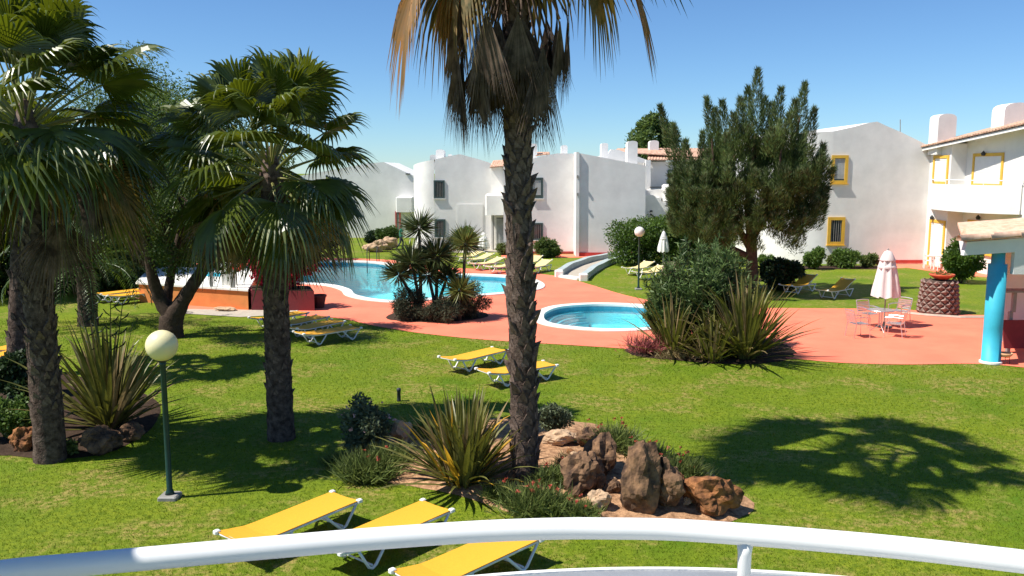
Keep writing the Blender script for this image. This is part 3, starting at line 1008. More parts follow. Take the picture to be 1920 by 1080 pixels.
def leaf_quads(p, d, L, W, fold=0.15, up=None):
    """n kite-shaped leaves: base p, direction d, length L, width W (arrays); returns verts, quads"""
    n = len(p)
    d = norm(d)
    r = rand_dirs(n) if up is None else up
    s = norm(np.cross(d, r))
    nn = np.cross(s, d)
    L = np.broadcast_to(L, n)[:, None]; W = np.broadcast_to(W, n)[:, None]
    mid = p + d * L * 0.45 + nn * L * fold * 0.5
    tip = p + d * L - nn * L * fold * 0.4
    v = np.stack([p, mid - s * W * 0.5, tip, mid + s * W * 0.5], axis=1).reshape(-1, 3)
    q = np.arange(n * 4).reshape(n, 4)
    return v, q

def cloud(blobs, n, L, W, out=0.5, shell=0.55, droop=0.0):
    """leaves spread through ellipsoid blobs (x,y,z,rx,ry,rz)"""
    b = np.array(blobs, dtype=float)
    vol = (b[:, 3] * b[:, 4] * b[:, 5]) ** 0.75
    k = rng.choice(len(b), size=n, p=vol / vol.sum())
    u = rand_dirs(n)
    rr = np.where(rng.random(n) < 0.7, shell + (1 - shell) * rng.random(n), rng.random(n) ** 0.5)
    rr *= 1 + 0.16 * rng.normal(size=n) * 0.6
    p = b[k, :3] + u * rr[:, None] * b[k, 3:6]
    d = u * out + rand_dirs(n) * (1 - out) + np.array([0, 0, -droop])
    ls = L * (0.65 + 0.7 * rng.random(n))
    ws = W * (0.65 + 0.7 * rng.random(n))
    return leaf_quads(p, d, ls, ws)

def clump_blobs(c, rx, ry, rz, n, r0, r1, flat=0.85):
    """small blobs scattered over a crown ellipsoid"""
    out = []
    for _ in range(n):
        u = rng.normal(size=3); u /= np.linalg.norm(u)
        rr = 0.45 + 0.55 * rng.random() ** 0.6
        r = r0 + (r1 - r0) * rng.random()
        out.append((c[0] + u[0] * rx * rr, c[1] + u[1] * ry * rr, c[2] + u[2] * rz * rr, r, r, r * flat))
    return out

def bush(name, label, cat, base, rx, ry, h, n, L, W, mat, nb=14, group=None, out=0.45, flowers=None, stems=True, top=None, dense=0.32):
    t = thing(name, label, cat, base, 0, group)
    bl = clump_blobs((0, 0, h * 0.52), rx * 0.78, ry * 0.78, h * 0.42, nb, dense * min(rx, h * 0.6) * 0.8, dense * min(rx, h * 0.6) * 1.5)
    bl += [(0, 0, h * 0.45, rx * 0.62, ry * 0.62, h * 0.40)]
    if top: bl += top
    v, q = cloud(bl, n, L, W, out)
    v[:, 2] = np.maximum(v[:, 2], 0.02)
    f = link('foliage', np_mesh('foliage', v, q, mat), t)
    f['kind'] = 'stuff'
    if stems:
        mb = MB()
        for k in range(5):
            a = 2 * PI * k / 5 + random.random()
            r = rx * 0.4
            mb.tube([(0.05 * math.cos(a), 0.05 * math.sin(a), 0), (r * 0.5 * math.cos(a), r * 0.5 * math.sin(a), h * 0.35), (r * math.cos(a), r * math.sin(a), h * 0.7)], [0.03, 0.022, 0.01], 5)
        obj('stem', mb, 'bark', t)
    if flowers:
        fm, fn, fs = flowers
        u = rand_dirs(fn); u[:, 2] = np.abs(u[:, 2])
        p = u * np.array([rx * 0.95, ry * 0.95, h * 0.45]) + np.array([0, 0, h * 0.52])
        v, q = leaf_quads(np.repeat(p, 4, axis=0), rand_dirs(fn * 4), fs, fs * 0.8)
        o = link('flowers', np_mesh('flowers', v, q, fm), t)
        o['kind'] = 'stuff'
    return t

# ---- fan palm
def fan_frond(pitch, Lp, Rb, nseg, spread, droop, bend, seed, pet=0.022, cup=0.18, split=0.60):
    rs = random.Random(seed)
    mb = MB()
    dx, dz = math.cos(pitch), math.sin(pitch)
    path = []
    for k in range(6):
        t = k / 5
        path.append(Vector((dx * Lp * t, 0, dz * Lp * t - 0.12 * Lp * t * t * max(0.1, dx))))
    mb.tube(path, [pet * (1.5 - 0.8 * k / 5) for k in range(6)], 5, mi=1)
    hs = path[-1]
    p2 = pitch - bend
    A = Vector((math.cos(p2), 0, math.sin(p2)))
    N = Vector((-math.sin(p2), 0, math.cos(p2)))
    Yv = Vector((0, 1, 0))
    dth = 2 * spread / nseg
    for i in range(nseg):
        th = -spread + dth * (i + 0.5)
        d = A * math.cos(th) + Yv * math.sin(th) + N * (cup * (abs(math.sin(th))) - 0.1)
        d.normalize()
        sd = (-A * math.sin(th) + Yv * math.cos(th)).normalized()
        L = Rb * (0.72 + 0.28 * math.cos(th * 0.7)) * (0.9 + 0.2 * rs.random())
        dr = droop * (0.7 + 0.6 * rs.random())
        tw = rs.uniform(-0.05, 0.05)
        vs = []
        st = (0.03, 0.32, split, 0.74, 0.88, 1.0)
        for s in st:
            if s <= split:
                wd = L * s * math.tan(dth / 2) * 1.06
            else:
                wd = L * split * math.tan(dth / 2) * 1.06 * (1 - (s - split) / (1 - split)) ** 0.8 * 0.75
            q = hs + d * L * s + sd * tw * L * max(0, s - split) - Vector((0, 0, dr * L * (max(0, s - 0.30) ** 1.8 * 0.8 + max(0, s - split) ** 1.5 * 1.5)))
            if s > 0.7:   # tips fall in, not just down
                q -= d * L * dr * 0.35 * (s - 0.7)
            nn = N * wd * 0.45
            vs += [q - sd * wd - nn, q + nn, q + sd * wd - nn]
        fs = []
        for k in range(len(st) - 1):
            a = k * 3
            fs += [(a, a + 1, a + 4, a + 3), (a + 1, a + 2, a + 5, a + 4)]
        mb.add(vs, fs)
    return mb

def add_fronds(palm, top, items, mats, tag_):
    """items: (pitch_deg, count, Lp, Rb, spread_deg, droop, bend_deg, seed)"""
    for (pd, cnt, Lp, Rb, spd, dr, bd, seed, off) in items:
        meshes = [fan_frond(R(pd), Lp, Rb, 34, R(spd), dr, R(bd), seed * 10 + v).mesh('frond', mats) for v in range(2)]
        for k in range(cnt):
            az = 2 * PI * (k + 0.5 * random.random()) / cnt + off
            o = link('frond', meshes[k % 2], palm, (top[0], top[1], top[2] + random.uniform(-0.08, 0.08)), az)
            o.rotation_euler = (random.uniform(-0.18, 0.18), random.uniform(-0.10, 0.10), az)
            s = random.uniform(0.88, 1.1)
            o.scale = (s, s, s)

def frond_crown(palm, top, n, hi, lo, Lp, Rb, mats, seed, droop=(0.25, 0.75), bend=(6, 38), spread=108, az=None, jit=8, zoff=(0.05, -0.25), roll=26):
    """fronds in a golden-angle spiral, upright ones innermost; az limits the azimuths"""
    K = 8
    cls = []
    for k in range(K):
        f = k / (K - 1)
        pd = hi + (lo - hi) * f
        cls.append([fan_frond(R(pd), Lp * (0.85 + 0.25 * math.sin(PI * min(1, f + 0.2))), Rb, 32, R(spread), droop[0] + (droop[1] - droop[0]) * f,
                              R(bend[0] + (bend[1] - bend[0]) * f), seed * 100 + k * 3 + v).mesh('frond', mats) for v in range(2)])
    for i in range(n):
        f = (i + 0.5) / n
        a = i * 2.39996 + seed + random.uniform(-0.2, 0.2)
        if az: a = az[i % len(az)] + random.uniform(-0.15, 0.15)
        k = min(K - 1, max(0, int(f * K + random.uniform(-0.6, 0.6))))
        o = link('frond', cls[k][i % 2], palm, (top[0], top[1], top[2] + zoff[0] + (zoff[1] - zoff[0]) * f), a)
        o.rotation_euler = (R(random.uniform(-roll, roll)), R(random.uniform(-jit, jit)), a)
        s = random.uniform(0.82, 1.1)
        o.scale = (s, s, s)

def trunk_mesh(path, rads, n=18, rough=0.05, seed=0, ringing=0.0):
    pts = spline(path, 10, False)
    rr = np.interp(np.linspace(0, 1, len(pts)), np.linspace(0, 1, len(rads)), rads)
    mb = MB().tube(pts, list(rr), n)
    vs = []
    for i, v in enumerate(mb.v):
        v = Vector(v)
        k = min(i // n, len(pts) - 1)
        c = pts[k]
        d = v - c
        f = 1 + rough * noise.noise(v * 7 + Vector((seed, 0, 0))) + rough * 0.7 * noise.noise(v * 19) + ringing * (1 if k % 2 else -1)
        vs.append(tuple(c + d * f))
    mb.v = vs
    return mb, pts, rr

BOOT = {}
def boot_mesh(kind):
    if kind in BOOT: return BOOT[kind]
    mb = MB()
    # stub of an old leaf stalk: wedge lying up the trunk, split at the tip
    w0, L, th = 0.11, 0.24, 0.05
    if kind == 1: L, th = 0.30, 0.085
    vs = [(0.0, -w0, -0.06), (0.0, w0, -0.06), (th * 0.5, w0 * 0.85, 0.06), (th * 0.5, -w0 * 0.85, 0.06),
          (th * 1.1, -w0 * 0.35, L * 0.7), (th * 1.1, w0 * 0.35, L * 0.7), (th * 1.6, -w0 * 0.28, L), (th * 1.35, w0 * 0.1, L * 0.93),
          (-0.03, -w0 * 0.3, L * 0.7), (-0.03, w0 * 0.3, L * 0.7), (th * 0.9, 0.0, L * 0.9)]
    fs = [(0, 3, 2, 1), (3, 4, 5, 2), (4, 6, 7, 5), (3, 0, 8, 4), (2, 5, 9, 1), (4, 8, 10, 6), (5, 7, 10, 9), (8, 9, 10)]
    mb.add(vs, fs)
    BOOT[kind] = mb.mesh('leaf_base', 'boot')
    return BOOT[kind]

def add_boots(palm, pts, rr, z0, z1, n, scale=1.0, every=0.0):
    ga = 2.39996
    zs = [p.z for p in pts]
    for k in range(n):
        z = z0 + (z1 - z0) * k / n
        cx = np.interp(z, zs, [p.x for p in pts]); cy = np.interp(z, zs, [p.y for p in pts])
        r = np.interp(z, zs, rr) * 0.97
        a = k * ga + random.uniform(-0.15, 0.15)
        o = link('leaf_base', boot_mesh(1 if random.random() < 0.25 else 0), palm, (cx + r * math.cos(a), cy + r * math.sin(a), z), a)
        o.rotation_euler = (random.uniform(-0.2, 0.2), random.uniform(-0.25, 0.15), a)
        s = scale * random.uniform(0.75, 1.2)
        o.scale = (s * random.uniform(0.7, 1.5), s * random.uniform(0.8, 1.2), s)

# ---- feather palm frond
def pinnate_frond(pitch, L, seed, leaflets=34, lw=0.035, ll=0.42, arch=1.0):
    rs = np.random.default_rng(seed)
    mb = MB()
    path = []
    x = z = 0.0
    a = pitch
    for k in range(13):
        path.append(Vector((x, 0, z)))
        x += math.cos(a) * L / 12; z += math.sin(a) * L / 12
        a -= arch * (0.6 + 1.2 * k / 12) / 12 * 1.6
    mb.tube(path, [0.028 * (1 - 0.85 * k / 12) for k in range(13)], 5)
    v0 = np.array(mb.v)
    f0 = mb.f
    P_, D_ = [], []
    for k in range(leaflets):
        t = 0.12 + 0.88 * k / leaflets
        i = min(int(t * 12), 11); f = t * 12 - i
        p = path[i].lerp(path[i + 1], f)
        tg = (path[i + 1] - path[i]).normalized()
        for s in (-1, 1):
            d = tg * 0.65 + Vector((0, s * 0.75, 0)) + Vector((0, 0, 0.18 - 0.25 * t))
            P_.append(p); D_.append(d)
    P_, D_ = np.array(P_), np.array(D_)
    D_ += rs.normal(size=D_.shape) * 0.07
    t = np.repeat(0.12 + 0.88 * np.arange(leaflets) / leaflets, 2)
    lens = ll * np.sin(np.clip(t, 0.05, 0.97) * PI) ** 0.5 * (0.85 + 0.3 * rs.random(len(t)))
    v, q = leaf_quads(P_, D_, lens, lw, 0.2, up=np.tile(np.array([[0.3, 0, 1.0]]), (len(P_), 1)))
    mb.add([tuple(x) for x in v], [tuple(x) for x in q])
    return mb

# ---- strap leaf (flax)
def strap(lean, L, Wd, curl, seed, fold=0.35):
    rs = random.Random(seed)
    mb = MB()
    a = PI / 2 - lean
    x = z = 0.0
    vs = []
    n = 7
    for k in range(n + 1):
        t = k / n
        wd = Wd * (0.55 + 1.1 * t * (1 - t) * 1.6) * (1 - t ** 4) * 0.5 + 0.001
        nx, nz = -math.sin(a), math.cos(a)
        f = wd * fold
        vs += [(x + nx * f, -wd, z + nz * f), (x, 0, z), (x + nx * f, wd, z + nz * f)]
        x += math.cos(a) * L / n; z += math.sin(a) * L / n
        a -= curl * (t ** 1.5) * 2 / n
    fs = []
    for k in range(n):
        b = k * 3
        fs += [(b, b + 1, b + 4, b + 3), (b + 1, b + 2, b + 5, b + 4)]
    mb.add(vs, fs)
    return mb

def flax(name, label, base, h, rad, n, Wd, mats, group=None, stalks=0, split=True):
    t = thing(name, label, 'plant', base, 0, group)
    vari = []
    for k in range(10):
        lean = R(4 + 62 * (k / 9) ** 1.3)
        L = h * (1.02 + 0.18 * random.random()) * (1.0 if k < 7 else 0.9)
        vari.append((strap(lean, L, Wd * random.uniform(0.85, 1.2), 0.15 + 0.9 * (k / 9) * random.random() + (1.2 if k % 4 == 3 else 0), k), lean))
    if split:
        meshes = []
        for mb, _ in vari:
            ms = [mb.mesh('leaf', m) for m in mats]
            meshes.append(ms)
        for k in range(n):
            i = min(9, int(10 * random.random() ** 0.85))
            wts = [0.80] + [0.2 / max(1, len(mats) - 1)] * (len(mats) - 1)
            m = random.choices(range(len(mats)), wts[:len(mats)])[0]
            az = random.random() * 2 * PI
            rr = 0.16 * rad * random.random()
            o = link('leaf', meshes[i][m], t, (rr * math.cos(az), rr * math.sin(az), -0.02), az)
            o.rotation_euler = (random.uniform(-0.12, 0.12), random.uniform(-0.12, 0.12), az)
            s = random.uniform(0.7, 1.08)
            o.scale = (s * random.uniform(0.8, 1.2), s, s)
    else:
        for m_i, m in enumerate(mats):
            big = MB()
            cnt = n if m_i == 0 else n // 5
            for k in range(cnt):
                i = min(9, int(10 * random.random() ** 0.85))
                mb, _ = vari[i]
                az = random.random() * 2 * PI
                s = random.uniform(0.6, 1.1)
                rr = 0.2 * rad * random.random()
                mt = Matrix.Translation((rr * math.cos(az), rr * math.sin(az), -0.02)) @ Matrix.Rotation(az, 4, 'Z') @ Matrix.Rotation(random.uniform(-.12, .12), 4, 'X') @ Matrix.Scale(s, 4)
                big.add([mt @ Vector(v) for v in mb.v], mb.f)
            o = obj('leaves', big, m, t)
            o['kind'] = 'stuff'
    for k in range(stalks):
        a = 2 * PI * k / max(1, stalks) + 0.7
        top = Vector((0.45 * math.cos(a), 0.3 * math.sin(a), h * 1.35))
        mb = MB().tube([(0, 0, 0.1), top * 0.5 + Vector((0, 0, 0.1)), top], [0.018, 0.014, 0.008], 5)
        for j in range(7):
            q = top * (0.62 + 0.055 * j)
            s = (-1) ** j
            mb.tube([q, q + Vector((0.10 * s, 0.03, 0.06)), q + Vector((0.15 * s, 0.03, 0.13))], [0.007, 0.016, 0.01], 4)
        obj('flower_stalk', mb, 'dark_leaf', t)
    return t

def yucca_head(c, L, n, W):
    """rosette of stiff blades; returns leaf verts and quads"""
    u = rand_dirs(n)
    u[:, 2] = u[:, 2] * 0.75 + 0.28
    p = np.array(c)[None, :] + u * 0.05
    return leaf_quads(p, u, L * (0.8 + 0.35 * rng.random(n)), W, 0.05)

def tree_limbs(path_list, mat, t, name='trunk', n=10):
    mb = MB()
    for path, rads in path_list:
        m2, _, _ = trunk_mesh(path, rads, n, 0.10, random.random() * 9)
        mb.add(m2.v, m2.f)
    return obj(name, mb, mat, t, smooth=True)

def broad_tree(name, label, base, h, crown_c, rx, ry, rz, n, L, W, mat, group=None, nb=30, r0=0.5, r1=1.0, trunk=None, bark='bark', gaps=True, droop=0.0):
    t = thing(name, label, 'tree', base, 0, group)
    c = Vector(crown_c)
    if trunk is None:
        trunk = [([(0, 0, -0.05), (c.x * 0.3, c.y * 0.3, h * 0.25), (c.x * 0.8, c.y, c.z)], [0.22, 0.16, 0.08])]
    bl = clump_blobs(c, rx, ry, rz, nb, r0, r1)
    tl = list(trunk)
    top = Vector(trunk[0][0][-1])
    for b in bl[:12]:
        s = Vector(trunk[random.randrange(len(trunk))][0][-2]).lerp(Vector(trunk[0][0][-1]), random.random() * 0.6)
        e = Vector(b[:3])
        tl.append(([s, s.lerp(e, 0.5) + Vector((0, 0, 0.2)), e], [0.07, 0.045, 0.015]))
    tree_limbs(tl, bark, t)
    v, q = cloud(bl, n, L, W, 0.35, 0.35, droop)
    o = link('crown', np_mesh('crown', v, q, mat), t)
    o['kind'] = 'stuff'
    return t

# ---- rock
def rock(label, base, sx, sy, sz, mat, seed, rz=0.0, sub=4, rough=0.34, group=None, cat='rock', name='rock', sink=0.18):
    bm = bmesh.new()
    bmesh.ops.create_icosphere(bm, subdivisions=sub, radius=1)
    sd = Vector((seed * 3.7, seed * 1.3, seed * 7.1))
    rs = random.Random(seed)
    planes = [(Vector((rs.gauss(0, 1), rs.gauss(0, 1), rs.gauss(0, 1))).normalized(), rs.uniform(0.66, 0.92)) for _ in range(16)]
    for v in bm.verts:
        d = v.co.normalized()
        cut = min([pd / d.dot(pn) for pn, pd in planes if d.dot(pn) > 0.25] + [1.15])
        f = cut * 1.08 + rough * noise.noise(d * 1.3 + sd) + rough * 0.6 * noise.noise(d * 2.9 + sd)
        f -= rough * 0.5 * (abs(noise.noise(d * 4.0 + sd)) - 0.2) * 0.8
        f += rough * 0.10 * noise.noise(d * 9 + sd) + rough * 0.07 * noise.noise(d * 19 + sd)
        f = round(f / 0.07) * 0.07 * 0.3 + f * 0.7
        q = d * f
        v.co = Vector((q.x * sx, q.y * sy, q.z * sz))
    zmin = min(v.co.z for v in bm.verts)
    for v in bm.verts:
        v.co.z -= zmin + sink * sz
    me = bpy.data.meshes.new(name)
    bm.to_mesh(me)
    bm.free()
    me.materials.append(MATS[mat])
    o = link(name, me, None, base, rz)
    return tag(o, label, cat, group)

# ================================================================== BALCONY (where the photographer stands)
bc = thing('balcony', 'white curved balcony with round tubular handrail and grey-topped parapet', 'balcony', (0, 0.6, 0))
zr = H - 0.62
rail_px = [(-140, 1098), (0, 1070), (150, 1055.5), (300, 1042), (500, 1024), (700, 1007), (900, 993.5), (1050, 988), (1150, 988), (1260, 990), (1400, 999), (1560, 1012), (1700, 1025), (1850, 1042), (1960, 1056), (2120, 1085)]
rail = [G(x, y + 3, zr) for x, y in rail_px]
rail_s = spline(rail, 6, False)
hr_o = obj('handrail', MB().tube(rail_s, 0.0188, 18), 'white_paint', bc, True, True)
par_px = [(700, 1092), (850, 1080), (1010, 1072), (1150, 1064), (1280, 1062), (1400, 1064), (1500, 1072), (1560, 1080), (1660, 1100)]
zp = H - 0.845
pp_ = [G(x, y, zp) for x, y in par_px[1:-1]]
k2, k1, k0 = np.polyfit([p.x for p in pp_], [p.y for p in pp_], 2)
outer = [Vector((x, k2 * x * x + k1 * x + k0, zp)) for x in np.linspace(-0.75, 1.25, 49)]
no = len(outer)
def inset(line, d):
    res = []
    for i in range(len(line)):
        t = line[min(i + 1, len(line) - 1)] - line[max(i - 1, 0)]
        t.normalize()
        res.append(line[i] + Vector((t.y, -t.x, 0)) * d)
    return res
def band(mb, a, za, b, zb):
    k = len(a)
    mb.add([(p.x, p.y, za) for p in a] + [(p.x, p.y, zb) for p in b], [(i, i + 1, k + i + 1, k + i) for i in range(k - 1)])
in1, in2 = inset(outer, 0.011), inset(outer, 0.34)
mb = MB(); band(mb, outer, zp - 1.2, outer, zp); band(mb, outer, zp, in1, zp); band(mb, in1, zp, in1, zp - 0.006); band(mb, in2, zp - 0.012, in2, zp - 0.75)
obj('parapet', mb, 'stucco', bc, True)
mb = MB(); band(mb, inset(outer, 0.011), zp - 0.004, in2, zp - 0.012)
obj('parapet_cap', mb, 'grey_cap', bc, True)
mb = MB().prism([Vector((p.x, p.y, zp - 0.95)) for p in in1] + [Vector((2.6, -0.6, zp - 0.95)), Vector((-1.8, -0.6, zp - 0.95))], (0, 0, 0.2))
obj('floor_slab', mb, 'stucco', bc, True)
for px_ in (1418,):
    top = min(spline(rail, 60, False), key=lambda p: abs(p.x / p.y - (px_ - 960) / F * 1.0))
    # straight post from the handrail down to the parapet
    mb = MB().tube([(top.x, top.y, zp - 0.05), (top.x, top.y, zr - 0.035), (top.x, top.y, zr - 0.012)], [0.0115, 0.0115, 0.015], 14)
    obj('rail_post', mb, 'white_paint', bc, True, True)
obj('side_wall', MB().box((-1.60, 0.45, H - 0.55), (0.30, 2.5, 2.35)), 'stucco', bc, True)

# ================================================================== SUN LOUNGERS
def make_lounger(name, label, group, sling, up=0.0):
    """x along the length from the raised short end (0) to the far end, lying surface at 0.36 m"""
    t = thing(name, label, 'sun lounger', (0, 0, 0), 0, group)
    W, zt = 0.60, 0.36
    prof = [(0.0, zt + 0.075), (0.20, zt + 0.038), (0.44, zt + 0.0), (0.62, zt - 0.004), (1.0, zt + 0.0), (1.25, zt + 0.003), (1.5, zt + 0.006 + up * 0.34), (2.02, zt + 0.01 + up)]
    vs, fs = [], []
    m = 7
    for x, z in prof:
        for j in range(m):
            y = -W / 2 + W * j / (m - 1)
            vs.append((x, y, z - 0.018 * (1 - (2 * y / W) ** 2)))
    k = len(prof)
    nv = len(vs)
    vs += [(a, b, c - 0.012) for a, b, c in vs]
    for i in range(k - 1):
        for j in range(m - 1):
            a = i * m + j
            fs.append((a, a + 1, a + m + 1, a + m)[::-1])
            fs.append((nv + a, nv + a + 1, nv + a + m + 1, nv + a + m))
    for i in range(k - 1):
        for j in (0, m - 1):
            a = i * m + j
            fs.append((a, a + m, nv + a + m, nv + a))
    for i in (0, k - 1):
        for j in range(m - 1):
            a = i * m + j
            fs.append((a, a + 1, nv + a + 1, nv + a))
    obj('sling', MB().add(vs, fs), sling, t, smooth=False)
    mb = MB()
    for s in (-1, 1):
        mb.tube([(x, s * (W / 2 - 0.022), z - 0.036) for x, z in prof], 0.021, 8)
    mb.tube([(0.02, -W / 2, zt + 0.035), (0.02, W / 2, zt + 0.035)], 0.020, 8)
    mb.tube([(2.0, -W / 2, zt + up - 0.03), (2.0, W / 2, zt + up - 0.03)], 0.020, 8)
    if up:
        for s in (-1, 1):
            mb.tube([(1.2, s * (W / 2 - 0.022), zt - 0.036), (1.98, s * (W / 2 - 0.022), zt - 0.036)], 0.021, 8)
            mb.tube([(1.55, s * (W / 2 - 0.04), zt - 0.03), (1.72, s * (W / 2 - 0.04), zt + up * 0.55)], 0.012, 6)
    obj('frame', mb, 'white_paint', t, smooth=True)
    for (x0, xm, x1) in ((0.30, 0.52, 0.80), (1.36, 1.70, 1.98)):
        for s in (-1, 1):
            y = s * (W / 2 - 0.02)
            mb = MB().tube([(x0, y, zt - 0.03), (xm - 0.06, y, 0.06), (xm, y, 0.024), (xm + 0.07, y, 0.06), (x1, y, zt - 0.03)], [0.021] * 5, 8)
            obj('leg', mb, 'white_paint', t, smooth=True)
        obj('crossbar', MB().tube([(xm, -W / 2 + 0.02, 0.07), (xm, W / 2 - 0.02, 0.07)], 0.015, 6), 'white_paint', t, smooth=True)
    for s in (-1, 1):
        for x in (0.0, 2.02):
            obj('corner_cap', MB().bevel_box((x, s * (W / 2 - 0.005), zt + (0.065 if x == 0 else up)), (0.085, 0.075, 0.05), 0.012), 'white_plastic', t)
    return t
def put(proto, a_px, b_px, label, first=False, z=0.36):
    a, b = G(*a_px, z), G(*b_px, z)
    rz = math.atan2(b.y - a.y, b.x - a.x)
    if first:
        proto.location = (a.x, a.y, 0); proto.rotation_euler = (0, 0, rz); proto['label'] = label
        return proto
    return dup(proto, (a.x, a.y, 0), rz, label)
pl = make_lounger('sun_lounger', 'x', 'yellow sun loungers on the near lawn', 'sling')
put(pl, (432, 1016), (649, 930), 'yellow sun lounger with white frame, the one beside the lamp post foot', True)
put(pl, (612, 1034), (820, 947), 'yellow sun lounger with white frame, middle one of three below the flax clump')
put(pl, (765, 1094), (958, 1010), 'yellow sun lounger mostly hidden behind the balcony handrail')
put(pl, (838, 676), (945, 652), 'yellow sun lounger on open lawn, the one reaching the palm trunk from the pool side')
put(pl, (905, 700), (1016, 683), 'yellow sun lounger standing partly behind the tall palm trunk')
labs = ['shaded yellow sun lounger at the open-lawn end of the row by the medium palm', 'shaded yellow sun lounger, second from the open-lawn end of the row',
        'shaded yellow sun lounger, third from the open-lawn end of the row', 'shaded yellow sun lounger at the planter end of the row by the medium palm']
for i_, (a, b) in enumerate( (((560, 628), (668, 612)), ((545, 618), (632, 601)), ((520, 609), (600, 593)), ((478, 600), (560, 586)))):
    o = put(pl, a, b, labs[i_])
    o['group'] = 'loungers in shade'
for (a, b) in (((172, 552), (240, 545)), ((196, 556), (262, 549))):
    o = put(pl, a, b, 'yellow sun lounger on far sunny lawn left of the orange wall'.replace(' left of', ' beside'))
    o['group'] = 'loungers beside the orange wall'
for (a, b) in (((-25, 660), (28, 648)), ((-40, 673), (20, 660))):
    o = put(pl, a, b, 'yellow sun lounger on the lawn beside the half hidden palm')
    o['group'] = 'loungers by the half hidden palm'
ps = make_lounger('sun_lounger', 'x', 'pale loungers by the far houses', 'pale_sling', 0.22)
fl_lab = 'pale yellow sun lounger on the grass strip between the pool and the far houses'
put(ps, (870, 487), (932, 481), fl_lab, True)
for (a, b) in (((885, 495), (950, 489)), ((850, 482), (905, 477.5)), ((915, 501), (975, 495)), ((980, 493), (1010, 486)), ((990, 501), (1038, 492))):
    put(ps, a, b, fl_lab)
o = put(ps, (1176, 504), (1236, 495), 'pale yellow sun lounger behind the white-globed lamp post'); o['group'] = 'loungers below the hedge'
o = put(ps, (1195, 512), (1248, 505), 'pale yellow sun lounger against the small palm stump'); o['group'] = 'loungers below the hedge'
pr = make_lounger('sun_lounger', 'x', 'loungers under the feathery tree', 'sling', 0.36)
o = put(pr, (1405, 526), (1442, 522), 'yellow sun lounger half hidden behind the dark leafy bush', True); o['group'] = 'loungers under the feathery tree'
o = put(pr, (1473, 537), (1552, 524), 'yellow sun lounger in deep shade between bush and sunlit lounger'); o['group'] = 'loungers under the feathery tree'
o = put(pr, (1540, 546), (1634, 531), 'partly sunlit yellow sun lounger beside the pink parasol'); o['group'] = 'loungers under the feathery tree'

# ================================================================== LAMPS, PARASOLS, FURNITURE
def globe_lamp(label, base, h, r, globe, post):
    t = thing('garden_lamp', label, 'lamp', base)
    obj('base_plate', MB().bevel_box((0, 0, 0.035), (0.30, 0.30, 0.07), 0.02), 'grey_post', t)
    obj('post', MB().lathe([(0.075, 0.07), (0.06, 0.12), (0.045, 0.16), (0.043, h - 2 * r - 0.08), (0.05, h - 2 * r - 0.07), (0.05, h - 2 * r + 0.0)], 14), post, t, smooth=True)
    obj('collar', MB().lathe([(0.06, h - 2 * r - 0.015), (0.095, h - 2 * r + 0.005), (0.095, h - 2 * r + 0.03), (0.05, h - 2 * r + 0.05)], 14), 'dark_metal', t, smooth=True)
    prof = [(max(0.0, r * math.sin(PI * k / 16)), h - r - r * math.cos(PI * k / 16)) for k in range(17)]
    obj('globe', MB().lathe(prof, 28), globe, t, smooth=True)
    return t
lb = G(319, 934)
globe_lamp('green garden lamp with cream globe standing by the yellow loungers', lb, P(301, 619, lb.y).z, 0.245, 'globe', 'lamp_green')
lb = G(1197, 543)
globe_lamp('dark garden lamp with pale white globe on the slope below the hedge', lb, P(1201, 425, lb.y).z, 0.225, 'globe_white', 'lamp_green')
tag(obj('bollard', MB().lathe([(0.05, 0), (0.045, 0.02), (0.04, 0.22), (0.05, 0.23), (0.05, 0.29), (0.02, 0.31), (0, 0.31)], 10, G(748, 752)), 'dark_metal', smooth=True), 'small black bollard light in the lawn shadow', 'bollard')

def parasol(label, base, h, zb, r, mat, pole='grey_post'):
    t = thing('parasol', label, 'parasol', base)
    obj('pole', MB().tube([(0, 0, 0.05), (0, 0, h)], 0.022, 8), pole, t)
    obj('foot', MB().lathe([(0.26, 0), (0.26, 0.05), (0.05, 0.08), (0.03, 0.2), (0, 0.2)], 18), 'dark_metal', t)
    mb = MB()
    n = 32
    prof = [(1.0, zb), (0.96, zb + 0.25), (0.80, zb + (h - zb) * 0.45), (0.55, zb + (h - zb) * 0.76), (0.42, h - 0.16), (0.2, h - 0.02), (0.02, h + 0.03)]
    vs = []
    for f, z in prof:
        for j in range(n):
            a = 2 * PI * j / n
            fold = 1 + 0.20 * math.cos(8 * a) + 0.06 * math.cos(5 * a + z * 3)
            vs.append((r * f * fold * math.cos(a), r * f * fold * math.sin(a), z + 0.04 * math.cos(8 * a) * (f == 1.0)))
    fs = [(i * n + j, i * n + (j + 1) % n, (i + 1) * n + (j + 1) % n, (i + 1) * n + j) for i in range(len(prof) - 1) for j in range(n)]
    obj('canopy', MB().add(vs, fs), mat, t, smooth=True)
    obj('tie', MB().lathe([(r * 0.74, h - (h - zb) * 0.36), (r * 0.75, h - (h - zb) * 0.33), (r * 0.70, h - (h - zb) * 0.30)], 20), mat, t)
    mb = MB().lathe([(r * 0.62, h - 0.30), (r * 0.60, h - 0.26), (r * 0.50, h - 0.16), (r * 0.3, h + 0.0), (0.02, h + 0.05)], 16)
    obj('vent_cap', mb, mat, t, smooth=True)
    obj('finial', MB().lathe([(0.03, h + 0.04), (0.035, h + 0.08), (0, h + 0.12)], 8), pole, t)
    return t
pb_ = G(1657, 614)
parasol('closed pale pink parasol above the round terrace table', pb_, P(1655, 472, pb_.y).z, P(1655, 556, pb_.y).z, 0.40, 'parasol_pink')
pb_ = G(1243, 505)
parasol('closed white parasol standing in front of the clipped hedge', pb_, P(1242, 435, pb_.y).z, P(1242, 472, pb_.y).z, 0.26, 'parasol_white')
pb_ = G(907, 472)
